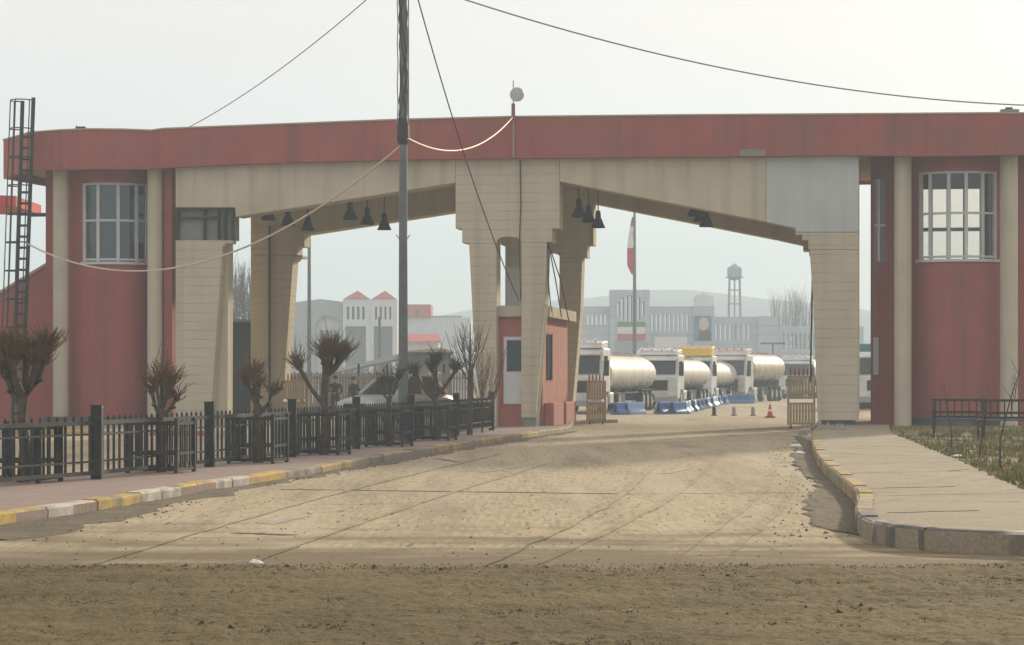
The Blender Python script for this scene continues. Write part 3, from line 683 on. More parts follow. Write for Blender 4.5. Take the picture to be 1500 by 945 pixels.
# ---------------------------------------------------------------- pendant lamps under the roof
lb_ = 6.90
b = MB(); b.lathe([(.03, 1.82), (.03, .60), (.07, .58), (.09, .50), (.10, .34), (.13, .30), (.20, .12), (.26, 0), (.245, 0), (.18, .12), (.10, .26), (.02, .28)], (0, 0, 0), 18)
def lamp(i, px, v, label, src=[]):
    loc = gw(U(px, 2)+0, v, lb_)
    if not src:
        t = thing('pendant_lamp', label, 'lamp', loc, 0, 'bell lamps hanging under the gate roof')
        b = MB(); b.lathe([(.07, .60), (.09, .50), (.10, .34), (.13, .30), (.20, .12), (.26, 0), (.245, 0), (.18, .12), (.10, .26), (.02, .28)], n=18); b.build('lamp_shade', M_black, t, smooth=True)
        b = MB(); b.tube([(0, 0, .58), (0, 0, SOF-lb_)], .022); b.build('rod', M_black, t)
        src.append(t)
    else: dup(src[0], loc, 0, label)
rows = [(393, 'by the left leg'), (513, 'over the left arch'), (848, 'right beside the centre pillar'), (1018, 'over the right arch')]
for px, where in rows:
    for v, ww in ((2, 'nearest'), (4.7, 'middle'), (7.6, 'farthest')): lamp(0, px, v, 'black bell lamp %s, %s of its row of three' % (where, ww))

# ---------------------------------------------------------------- dish mast, ladder, pole and wires
u, v = U(752, -.45), -.45
t = thing('dish_antenna', 'small round grey dish on a thin mast on the roof band', 'antenna', gw(u, v, Z(752, 230, v)), -TH)
zb0 = Z(752, 230, v); f = lambda py: Z(752, py, v)-zb0
b = MB(); b.tube([(0, 0, 0), (0, 0, f(118))], [.03, .018], 6); b.build('mast', M_rim, t)
b = MB(); b.tube([(0, -.02, f(178)), (0, -.02, f(152))], .06, 8); b.build('bracket', M_rust, t)
zc = f(139); b = MB()
b.rings([[(.13+r*math.cos(2*math.pi*k/24), -.12+dv, zc+r*math.sin(2*math.pi*k/24)) for k in range(24)] for r, dv in ((.05, -.02), (.18, -.015), (.225, 0), (.23, .03), (.15, .10), (.05, .12))]); b.build('dish', M_dish, t, smooth=True)
# ladder
v = -.75; uA_, uB_ = U(30, v), U(45, v)
org = (uA_, v, .1); t = thing('ladder', 'black steel roof ladder with a safety cage at the left roof end', 'ladder', gw(*org), -TH)
b = MB(org)
for (pt, pb) in ((33, 18), (49, 32)):
    b.tube([(U(pt, v), v, Z(pt, 143 if pt > 40 else 148, v)), (U(pb, v), v, .14)], .07, 4)
b.build('rails', M_black, t)
for k in range(26):
    b = MB(org); z = .5+k*.36; f_ = (z-.1)/9.9; ua = U(18, v)+(U(33, v)-U(18, v))*f_; ub = U(32, v)+(U(49, v)-U(32, v))*f_
    b.tube([(ua, v, z), (ub, v, z)], .04, 4); b.build('rung', M_black, t)
b = MB(org); hoops = []
for k in range(9):
    z = 3.3+k*.92; f_ = (z-.1)/9.9; ua = U(18, v)+(U(33, v)-U(18, v))*f_; ub = U(32, v)+(U(49, v)-U(32, v))*f_; um = (ua+ub)/2-.12
    hp = [(um+.42*math.cos(R(a))*1.0-.02, v-.02-.62*math.sin(R(a)), z) for a in range(0, 181, 20)]; hp[0] = (ub, v, z); hp[-1] = (ua-.3, v, z); hp.append((ua, v, z)); b.tube(hp, .02, 4); hoops.append(hp)
for j in (2, 5, 8, 9): b.tube([h[j] for h in hoops], .02, 4)
b.build('cage', M_black, t)
# tall pole
pY = GY(646, .12); pX = PX(590.5, pY)
t = thing('utility_pole', 'tall grey steel pole wrapped in cables beside the fence', 'pole', (pX, pY, .12))
b = MB(); b.tube([(0, 0, 0), (0, 0, 5), (.02, 0, 12.6)], [.125, .105, .085], 14); b.build('shaft', M_pole, t, smooth=True)
b = MB(); b.box(-.14, .14, -.14, .14, 0, .06); b.build('base_plate', M_pole, t, bevel=.01)
zk = PZ(350, pY)-.12; b = MB()
b.tube([(-.17, -.02, zk+.1), (-.1, -.02, zk), (.1, -.02, zk), (.17, -.02, zk+.1)], .013, 5); b.build('bracket', M_pole, t)
b = MB()
for q in range(7):
    pts = []; ph = random.random()*6.28
    for k in range(34):
        z = PZ(195, pY)+k*.17; a = ph+k*.35*(1 if q % 2 else -.7); rr = .085+.03*random.random(); pts.append((rr*math.cos(a)+.01, rr*math.sin(a), z))
    b.tube(pts, .014+.006*random.random(), 5)
zc = PZ(198, pY); b.lathe([(.12, zc-.35), (.16, zc-.2), (.15, zc+.15), (.12, zc+.3)], n=10); b.build('wrapped_cables', M_cable_d, t)
b = MB()
for q in range(3):
    b.tube([((.1+.02*q)*(-1) ** q, -.1, PZ(190, pY)+k*.5) if k % 2 else ((.14)*(-1) ** q, -.1, PZ(190, pY)+k*.5) for k in range(11)], .014, 5)
b.build('pale_cables', M_cable_g, t)
def cable(name, label, A, B, sag, r, m, n=28):
    A, B = Vector(A), Vector(B); b = MB(); pts = []
    for i in range(n+1):
        s = i/n; p = A+(B-A)*s; p.z -= 4*sag*s*(1-s); pts.append(p)
    b.off = A; b.tube(pts, r, 6); o = b.build(name, m); o.location = A
    return tag(o, label, 'cable')
top_ = (pX+.14, pY-.12, PZ(204, pY))
def gpt(px, py, v): return gw(U(px, v), v, Z(px, py, v))
cable('cable', 'pale cable sagging low from the pole to the ladder', top_, gpt(38, 356, -.9), 1.9, .026, M_cable_l, 40)
cable('cable', 'short pale cable from the pole to the dish mast', top_, gpt(751, 172, -.5), .62, .022, M_cable_l)
cable('cable', 'dark cable falling from the pole top to the booth roof', (pX+.2, pY, 11.6), gpt(760, 440, -.1), .55, .017, M_cable_d)
cable('cable', 'thin grey cable rising from the left roof to the pole top', gpt(270, 190, 1), (pX-.1, pY, 11.7), .3, .014, M_cable_g)
Yq = 62.0
cable('cable', 'grey overhead cable crossing the sky to the right', (PX(560, Yq), Yq, PZ(-42, Yq)), (PX(1600, 70), 70, PZ(156, 70)), .9, .02, M_cable_g, 40)
cable('cable', 'dark cable hanging beside the right pillar of the gate', gpt(1191, 360, 1.2), gpt(1187, 560, 1.2), .05, .03, M_cable_d)

# ---------------------------------------------------------------- fence, tree guards, pollarded trees
fence = thing('metal_fence', 'black metal picket fence along the left pavement', 'fence', (fl[1][0], fl[1][1], .12))
off = Vector((fl[1][0], fl[1][1], .12)); z0 = .12
ppx = [-60, 142, 307, 428, 522, 602, 668, 720]
fpts = [lerp_path(fl, p) if p > -60 else fl[0] for p in ppx]
for i, (x, y) in enumerate(fpts):
    b = MB(off); b.box(x-.085, x+.085, y-.085, y+.085, z0, z0+1.12); o = b.build('post', M_fence, fence, bevel=.01)
    b = MB(off); b.box(x-.095, x+.095, y-.095, y+.095, z0+1.122, z0+1.145); b.build('post_cap', M_fence, o)
for (xa, ya), (xc, yc) in zip(fpts, fpts[1:]):
    A = Vector((xa, ya, 0)); B = Vector((xc, yc, 0)); d = (B-A).normalized(); A += d*.1; B -= d*.1; b = MB(off); L_ = (B-A).length
    nn = Vector((-d.y, d.x, 0))
    def bar(za, zb, w):
        q = [A+nn*w, A-nn*w, B-nn*w, B+nn*w]; b.prism([(p.x, p.y) for p in q], lambda p, q, t: (p, q, t), z0+za, z0+zb)
    bar(.84, .905, .04); bar(.68, .71, .018); bar(.26, .29, .018); bar(.07, .13, .035)
    n = int(L_/.23)
    for k in range(n):
        p = A+d*(L_*(k+.5)/n)
        b.tube([p+Vector((0, 0, z0+.13)), p+Vector((0, 0, z0+.84))], .021, 4)
        b.tube([p+Vector((0, 0, z0+.905)), p+Vector((0, 0, z0+.945)), p+Vector((0, 0, z0+.985))], [.018, .022, .004], 4)
    b.build('panel', M_fence, fence)
GH = .90
def guard(x, y, label, src=[]):
    if src: return dup(src[0], (x, y, .12), R(-12), label)
    t = thing('tree_guard', label, 'tree guard', (x, y, .12), R(-12), 'black tree guards along the fence')
    w_ = .42
    for i in (-1, 1):
        for j in (-1, 1): b = MB(); b.box(i*w_-.03, i*w_+.03, j*w_-.03, j*w_+.03, 0, GH); b.build('corner_post', M_fence, t)
    b = MB()
    for z in (.04, .30, .79):
        for s in (-1, 1): b.box(-w_, w_, s*w_-.02, s*w_+.02, z, z+.05); b.box(s*w_-.02, s*w_+.02, -w_, w_, z, z+.05)
    for s in (-1, 1):
        for k in (-.22, 0, .22):
            b.box(k-.018, k+.018, s*w_-.015, s*w_+.015, .06, GH-.05); b.box(s*w_-.015, s*w_+.015, k-.018, k+.018, .06, GH-.05)
    b.build('bars', M_fence, t)
    src.append(t); return t
def rnd_dir(up, spread):
    a = random.random()*6.283; s = random.random()**.6*spread
    return Vector((math.cos(a)*s, math.sin(a)*s, up)).normalized()
def pollard(px, py, top, seed, label, limbs, tw=.5, ntw=46, lean=0, r0=.085, twm=None, fk=.56):
    random.seed(seed); x, y = G(px, py, .12); y += .0
    H = PZ(top, y)-.12; t = thing('pollarded_tree', label, 'tree', (x, y, .12), 0, 'pollarded street trees along the fence')
    fork = H*fk; b = MB()
    pts = [Vector((0, 0, -.02)), Vector((.02+lean*.3, .02, fork*.4)), Vector((-.02+lean*.7, 0, fork*.75)), Vector((lean, 0, fork))]
    b.tube(pts, [r0*1.25, r0, r0*.92, r0], 9)
    knobs = []
    for (dx, dy, dz, rr, *fs) in limbs:
        f0 = fs[0]*H if fs else fork; st = Vector((lean*min(1, f0/fork), 0, f0-.06))
        e = Vector((lean+dx, dy, dz*H)); m_ = Vector((st.x+dx*random.uniform(.5, .75), dy*.6, f0+(dz*H-f0)*random.uniform(.25, .5)))
        b.tube([st, m_, e], [r0*.8*rr**.5, r0*.58*rr**.5, r0*.66*rr**.5], 8); knobs.append((e, rr))
        for _ in range(3):
            kd = rnd_dir(.4, 1)*.09; b.tube([e-kd*.3, e+kd, e+kd*1.5], [r0*.5, r0*.45, r0*.3], 6); knobs.append((e+kd*1.2, rr*.35))
        kd = rnd_dir(.2, 1); b.tube([m_, m_+kd*.1], [r0*.4, r0*.3], 6)
        b.tube([e-Vector((0, 0, .07)), e, e+Vector((0, 0, .06))], [r0*.7*rr, r0*1.0*rr, r0*.5*rr], 7)
    b.build('trunk', M_bark, t, smooth=True)
    b = MB()
    for e, rr in knobs:
        out = Vector((e.x-lean, e.y, 0))
        for k in range(int(ntw*rr)):
            d = (rnd_dir(.7, 1.15)+out*.6).normalized(); ln = tw*random.uniform(.3, 1.1)*(.75+.35*rr)*(1.55 if random.random() < .12 else 1)
            s = e+Vector((random.uniform(-.07, .07), random.uniform(-.07, .07), random.uniform(-.06, .05)))
            mid = s+d*ln*.5+Vector((random.uniform(-.05, .05), random.uniform(-.05, .05), random.uniform(-.02, .05)))
            q = s+d*ln+Vector((0, 0, .12*ln)); b.tube([s, mid, q], [.010, .0075, .003], 3, cap=False)
            if random.random() < .6:
                b.tube([mid, mid+(d+rnd_dir(.3, 1)*.8).normalized()*ln*.4], [.008, .003], 3, cap=False)
    b.build('crown', twm or M_twig, t)
    random.seed(seed+100); return x, y
T1 = pollard(34, 706, 480, 11, 'large pollarded tree with a dense bushy head at the left edge', [(-.28, .1, .70, 1.0, .5), (.22, -.1, .76, 1.0), (.02, .2, .82, 1.1), (-.12, -.2, .80, 1.0), (.34, .1, .86, .8), (-.3, .1, .86, .7)], .36, 58, r0=.085)
T2 = pollard(236, 692, 522, 12, 'slim pollarded tree in front of the red guardhouse bay', [(-.17, .1, .70, .6, .48), (.13, -.06, .74, .7), (.0, .1, .80, .6), (-.06, -.15, .76, .5), (.24, .1, .64, .45, .5)], .42, 30, r0=.07)
T3 = pollard(378, 678, 526, 13, 'squat pollarded tree in front of the cream gate leaf', [(-.22, .1, .78, .9), (.28, -.06, .68, .6, .5), (-.10, .1, .86, .7), (.02, -.15, .74, .6)], .34, 34, r0=.08)
T4 = pollard(474, 666, 490, 14, 'tallest pollarded tree with one side limb and a domed head', [(-.56, .1, .73, .7, .42), (-.05, -.06, .82, 1.1), (.26, .1, .79, 1.1), (.12, .25, .86, 1.1), (.05, -.22, .80, 1.0), (.36, -.1, .82, .8)], .36, 54, r0=.085, lean=.05, fk=.68)
T5 = pollard(570, 654, 528, 15, 'thin pollarded tree just left of the tall pole', [(-.17, .1, .74, .5), (.22, -.06, .80, .6), (.02, .1, .72, .5)], .42, 24, r0=.065, twm=M_twig2)
T6 = pollard(638, 645, 510, 16, 'three limbed pollarded tree just right of the tall pole', [(-.50, .1, .72, .95, .46), (.0, -.06, .84, 1.0), (.50, .1, .76, 1.0, .5), (-.12, .1, .78, .6, .7)], .34, 50, r0=.075, twm=M_twig2, fk=.66)
for (x, y), lab in zip((T1, T2, T3, T4, T5, T6), ('around the bushy tree at the left edge', 'around the slim tree before the red bay', 'around the squat tree by the cream leaf', 'around the tallest tree', 'around the thin tree left of the pole', 'around the three limbed tree right of the pole')):
    guard(x, y, 'black square tree guard '+lab)
# upright bare tree and a scrubby bush by the gate
def bare_tree(name, x, y, z, H, seed, label, nb, spread, r0, tr=.3, group=None, m=None, twn=2):
    random.seed(seed); t = thing(name, label, 'tree' if 'tree' in name or 'poplar' in name else 'bush', (x, y, z), 0, group); b = MB()
    b.tube([(0, 0, -.03), (.01, 0, H*tr), (0, .01, H*.62), (.02, 0, H)], [r0, r0*.8, r0*.42, r0*.1], 7); b.build('trunk', M_bark, t, smooth=True)
    b = MB()
    for k in range(nb):
        zz = H*(tr+(.9-tr)*random.random()**1.3); a = random.random()*6.283; ln = (H-zz)*random.uniform(.7, 1.05)
        d = Vector((math.cos(a)*spread, math.sin(a)*spread, 1)).normalized(); s = Vector((0, 0, zz)); mid = s+d*ln*.5+Vector((math.cos(a), math.sin(a), 0))*spread*.1*ln; e = s+d*ln+Vector((0, 0, ln*.12))
        rr = max(r0*.28*ln/H*1.6, .004 if H < 5 else .015); b.tube([s, mid, e], [rr, rr*.7, rr*.25], 4, cap=False)
        for q in range(twn):
            p = s+(e-s)*random.uniform(.3, .8); a2 = random.random()*6.283; b.tube([p, p+Vector((math.cos(a2)*spread, math.sin(a2)*spread, .9))*ln*.3], [rr*.5, rr*.2], 3, cap=False)
    b.build('crown', m or M_twig2, t)
x, y = G(688, 637, .12); bare_tree('bare_tree', x, y, .12, PZ(474, y)-.12, 21, 'bare tree with straight upswept branches at the fence end', 34, .55, .085, .45)
x, y = G(706, 634, .12); bare_tree('bare_bush', x, y, .12, PZ(515, y)-.12, 22, 'scrubby bare bush against the centre leg of the gate', 60, .38, .03, .05, m=M_twig)
for i, (px, py, tpx, tp, lab) in enumerate([(1394, 660, -.15, 572, 'thin sapling stem nearest the pavement on the lawn'), (1434, 672, .1, 582, 'bent sapling stem in the middle of the lawn'), (1465, 690, .35, 535, 'tallest leaning sapling stem on the lawn')]):
    x, y = G(px, py, .18); H = PZ(tp, y)-.18; random.seed(31+i); t = thing('sapling', lab, 'sapling', (x, y, .18), 0, 'saplings on the lawn')
    b = MB(); b.tube([(0, 0, -.02), (.05 if i == 1 else 0, 0, H*.3), (tpx*.5, 0, H*.7), (tpx, 0, H)], [.02, .016, .011, .004], 6); b.build('trunk', M_bark, t)
    b = MB()
    for k in range(9):
        f_ = random.uniform(.35, .95); p = Vector((tpx*f_, 0, H*f_)); b.tube([p, p+Vector((random.uniform(-.22, .22), random.uniform(-.2, .2), .3))], [.007, .003], 3, cap=False)
    b.build('crown', M_twig, t)
random.seed(77)

# benches by the right guardhouse
def bench(x, y, rz, label, src=[]):
    if src: return dup(src[0], (x, y, .18), rz, label)
    t = thing('metal_bench', label, 'bench', (x, y, .18), rz, 'old metal benches by the right guardhouse')
    for s in (-.6, .6):
        b = MB(); b.tube([(s, -.22, 0), (s, -.22, .45)], .025, 5); b.tube([(s, .22, 0), (s*.93, .28, .98)], .025, 5); b.tube([(s, -.24, .44), (s, .24, .44)], .025, 5)
        b.tube([(s, -.24, .44), (s, -.24, .66), (s, .24, .68)], .02, 5); b.build('leg', M_bench, t)
    b = MB()
    for k in range(4): b.box(-.68, .68, -.24+k*.13, -.15+k*.13, .455, .49)
    b.build('seat', M_benchblue, t, bevel=.008)
    b = MB()
    for k in range(2): b.box(-.66, .66, .25+k*.02, .275+k*.02, .62+k*.3, .68+k*.3)
    b.build('backrest', M_bench, t, bevel=.006)
    b = MB()
    for k in range(8): b.box(-.62+k*.175, -.59+k*.175, .255, .28, .50, .95)
    b.box(-.66, .66, .24, .262, .50, .56); b.build('back_bars', M_bench, t)
    src.append(t); return t
x, y = G(1404, 642, .18); bench(x, y, R(170), 'black bench frame against the red bay, left of the other')
x, y = G(1466, 644, .18); bench(x+.1, y, R(186), 'black bench frame with blue seat next to the lawn column, right of the other')

# ---------------------------------------------------------------- gate leaves
def leaf(loc, rz, w_, h, label, src_finial=True, slat=.09):
    t = thing('gate_leaf', label, 'gate leaf', loc, rz, 'cream gate leaves standing open')
    b = MB()
    for a in (0, w_-.07): b.box(a, a+.07, -.035, .035, .12, h-.15)
    for z in (.14, h*.42, h*.52, h-.22): b.box(.072, w_-.072, -.033, .033, z, z+.07)
    b.build('frame', M_tangate, t, bevel=.006)
    n = int((w_-.14)/slat); b = MB()
    for k in range(n):
        x = .07+(w_-.14)*(k+.5)/n; b.box(x-slat*.44, x+slat*.44, -.012, .012, .212, h*.42-.002); b.box(x-slat*.44, x+slat*.44, -.012, .012, h*.52+.072, h-.222)
    b.build('slats', M_tangate, t)
    b = MB()
    for k in range(max(3, int(w_/.14))):
        x = .04+(w_-.08)*(k+.5)/max(3, int(w_/.14)); b.tube([(x, 0, h-.15), (x, 0, h-.08), (x, 0, h+.05), (x, 0, h+.12)], [.018, .03, .022, .004], 5)
    b.build('finials', M_redtip, t)
    b = MB()
    for a in (.12, w_-.12): b.wheel(a, 0, .07, .07, .05, 12)
    b.build('rollers', M_black, t, smooth=True)
    return t
Y = 84.; leaf((PX(859, Y), Y, 0), R(-8), 29/F*Y, 1.72, 'narrow cream leaf standing by the rear centre pillar')
Y = 77.; leaf((PX(1153, Y), Y, 0), R(-8), 41/F*Y, 1.88, 'broad cream leaf with red tips beside the right pillar')
Y = 86.; leaf((PX(386, Y), Y, 0), R(-8), 68/F*Y, 1.72, 'wide cream leaf behind the squat tree in the left arch')

# ---------------------------------------------------------------- people
def person(loc, rz, H, pose, top_m, leg_m, label, cap=None):
    t = thing('person', label, 'person', loc, rz)
    s = H/1.75
    J = {'pelvis': (0, 0, .95, .15, .11), 'waist': (0, 0, 1.1, .14, .10), 'chest': (0, .01, 1.32, .18, .12), 'neckb': (0, .01, 1.46, .09, .08), 'neck': (0, 0, 1.53, .055, .055), 'head': (0, -.02, 1.62, .082, .098), 'crown': (0, -.01, 1.71, .07, .082)}
    E = [('pelvis', 'waist'), ('waist', 'chest'), ('chest', 'neckb'), ('neckb', 'neck'), ('neck', 'head'), ('head', 'crown')]
    for sd, nm in ((-1, 'a'), (1, 'b')):
        kn, ft, el, hd = pose[nm]
        J.update({'hip'+nm: (sd*.10, 0, .88, .095, .095), 'knee'+nm: (sd*.11, kn, .5, .065, .068), 'ankle'+nm: (sd*.115, ft, .09, .045, .05), 'toe'+nm: (sd*.13, ft-.17, .035, .042, .03),
                  'sh'+nm: (sd*.20, .01, 1.42, .07, .07), 'elb'+nm: (sd*el[0], el[1], el[2], .05, .05), 'wr'+nm: (sd*hd[0], hd[1], hd[2], .036, .036), 'hand'+nm: (sd*(hd[0]-.005), hd[1]-.05, hd[2]-.08, .03, .038)})
        E += [('pelvis', 'hip'+nm), ('hip'+nm, 'knee'+nm), ('knee'+nm, 'ankle'+nm), ('ankle'+nm, 'toe'+nm), ('chest', 'sh'+nm), ('sh'+nm, 'elb'+nm), ('elb'+nm, 'wr'+nm), ('wr'+nm, 'hand'+nm)]
    ks = list(J); me = bpy.data.meshes.new('tmp'); me.from_pydata([tuple(c*s for c in J[k][:3]) for k in ks], [(ks.index(a), ks.index(c)) for a, c in E], [])
    o = bpy.data.objects.new('tmp', me); COL.objects.link(o); sm = o.modifiers.new('s', 'SKIN'); sm.use_smooth_shade = True
    for i, k in enumerate(ks): me.skin_vertices[0].data[i].radius = (J[k][3]*s, J[k][4]*s); me.skin_vertices[0].data[i].use_root = (k == 'pelvis')
    ss = o.modifiers.new('u', 'SUBSURF'); ss.levels = 2; ss.render_levels = 2
    ev = o.evaluated_get(bpy.context.evaluated_depsgraph_get()); nm_ = bpy.data.meshes.new_from_object(ev); bpy.data.objects.remove(o)
    for m in (top_m, leg_m, M_skin, M_black): nm_.materials.append(m)
    hands = [Vector(J[k][:3])*s for k in ('handa', 'handb')]
    for p in nm_.polygons:
        c = p.center/s
        p.material_index = 2 if c.z > 1.50 or any((p.center-h).length < .075*s for h in hands) else 3 if c.z < .12 else 1 if c.z < .93 and abs(c.x) < .21 else 0
        p.use_smooth = True
    bo = bpy.data.objects.new('body', nm_); COL.objects.link(bo); bo.parent = t
    b = MB(); b.rings([[(r*math.cos(2*math.pi*k/14)*s, (r*1.15*math.sin(2*math.pi*k/14)+.005)*s, z*s) for k in range(14)] for r, z in ((.088, 1.655), (.094, 1.70), (.085, 1.75), (.05, 1.785), (.012, 1.795))])
    if cap: b.box(-.07*s, .07*s, -.20*s, -.08*s, 1.665*s, 1.685*s)
    b.build('cap' if cap else 'hair', cap or M_hair, t, smooth=True)
    b = MB(); b.tube([(0, -.10*s, 1.655*s), (0, -.128*s, 1.615*s), (0, -.10*s, 1.60*s)], [.008, .016, .01], 5); b.build('nose', M_skin, t)
    return t
stand = {'a': (-.02, .02, (.27, .03, 1.15), (.26, -.08, .92)), 'b': (0, .03, (.27, .04, 1.15), (.25, -.06, .92))}
rifle = {'a': (-.03, .03, (.28, .02, 1.17), (.06, -.22, 1.12)), 'b': (.0, .02, (.28, .03, 1.17), (.14, -.2, 1.02))}
stride = {'a': (-.14, -.22, (.25, .1, 1.16), (.24, .08, .93)), 'b': (.02, .26, (.25, -.06, 1.16), (.24, -.18, .95))}
Y = 88.; person((PX(490, Y), Y, 0), R(10), 1.24*1.0*1.0+.0+.0 if False else 1.2, rifle, M_olive, M_olive, 'x') if False else None
def ph(py, Y): return PZ(py, Y)
Y = 92.; person((PX(491, Y), Y, 0), R(14), 1.72, rifle, M_olive, M_olive, 'standing person in dark olive uniform and cap with hands at the chest', M_olive)
Y = 95.; person((PX(518, Y), Y, 0), R(-40), 1.68, stand, M_olive, M_olive, 'standing person in dark olive uniform just left of the white car', M_olive)
Y = 190.; person((PX(1140, Y), Y, 0), R(30), 1.76, stride, M_darkcloth, M_darkcloth, 'person in dark clothes walking on the road beside the tankers')

# ---------------------------------------------------------------- car
def car(loc, rz, label):
    t = thing('white_car', label, 'car', loc, rz); t.scale = (1.1, 1.1, 1.22)   # front faces -y
    def sec(y, hw, z0, z1, n=3): return [(-hw, y, z0+.12), (-hw*.9, y, z0), (hw*.9, y, z0), (hw, y, z0+.12), (hw, y, z1-.12), (hw*.88, y, z1), (-hw*.88, y, z1), (-hw, y, z1-.12)]
    b = MB(); b.rings([sec(-2.0, .66, .38, .62), sec(-1.92, .76, .30, .74), sec(-1.3, .80, .25, .84), sec(-.75, .81, .25, .92), sec(.6, .81, .25, .93), sec(1.5, .80, .27, .92), sec(1.95, .76, .32, .86), sec(2.02, .68, .40, .7)]); b.build('body', M_truckwhite, t, smooth=True, bevel=.015)
    b = MB()
    def gs(y, hw, z): return [(-hw, y, z), (hw, y, z)]
    low = [(-.72, -.85), (.72, -.85), (.74, 1.6), (-.74, 1.6)]; hi = [(-.58, -.12), (.58, -.12), (.60, 1.05), (-.60, 1.05)]
    b.add([(x, y, .915) for x, y in low]+[(x, y, 1.38) for x, y in hi], [(0, 1, 5, 4), (1, 2, 6, 5), (2, 3, 7, 6), (3, 0, 4, 7), (4, 5, 6, 7), (3, 2, 1, 0)]); cabn = b.build('cabin_glass', M_carglass, t)
    b = MB(); b.prism([(-.62, -.2), (.62, -.2), (.63, 1.12), (-.63, 1.12)], lambda p, q, tt: (p, q, tt), 1.383, 1.45); b.build('roof', M_truckwhite, t, bevel=.03)
    b = MB()
    for s in (-1, 1):
        for a, c in (((s*.725, -.87, .92), (s*.59, -.13, 1.39)), ((s*.74, .45, .92), (s*.605, .42, 1.39)), ((s*.75, 1.6, .92), (s*.61, 1.06, 1.39))): b = MB(); b.tube([a, c], .06, 6); b.build('roof_pillar', M_truckwhite, t)
    0
    for s in (-1, 1):
        b = MB(); b.box(s*.55-.14, s*.55+.14, -2.0, -1.93, .58, .72); b.build('headlight', M_lampw, t, bevel=.02)
        b = MB(); b.box(s*.86-.07, s*.86+.07, -.72, -.6, .93, 1.05); b.build('mirror', M_black, t, bevel=.02)
        for y in (-1.25, 1.25):
            b = MB(); b.wheel(s*.74, y, .29, .29, .17); w_ = b.build('wheel', M_tyre, t, smooth=True)
            b = MB(); b.wheel(s*.835, y, .29, .18, .1); b.build('rim', M_rim, w_, smooth=True)
    b = MB(); b.box(-.4, .4, -2.03, -1.95, .5, .66); b.build('grille', M_black, t)
    b = MB(); b.box(-.78, .78, -2.10, -1.99, .36, .48); b.box(-.78, .78, 2.0, 2.09, .38, .5); b.build('bumper', M_chassis, t, bevel=.02)
Y = 80.; car((PX(580, Y), Y, 0), R(-36), 'white car parked behind the fence near the tall pole')

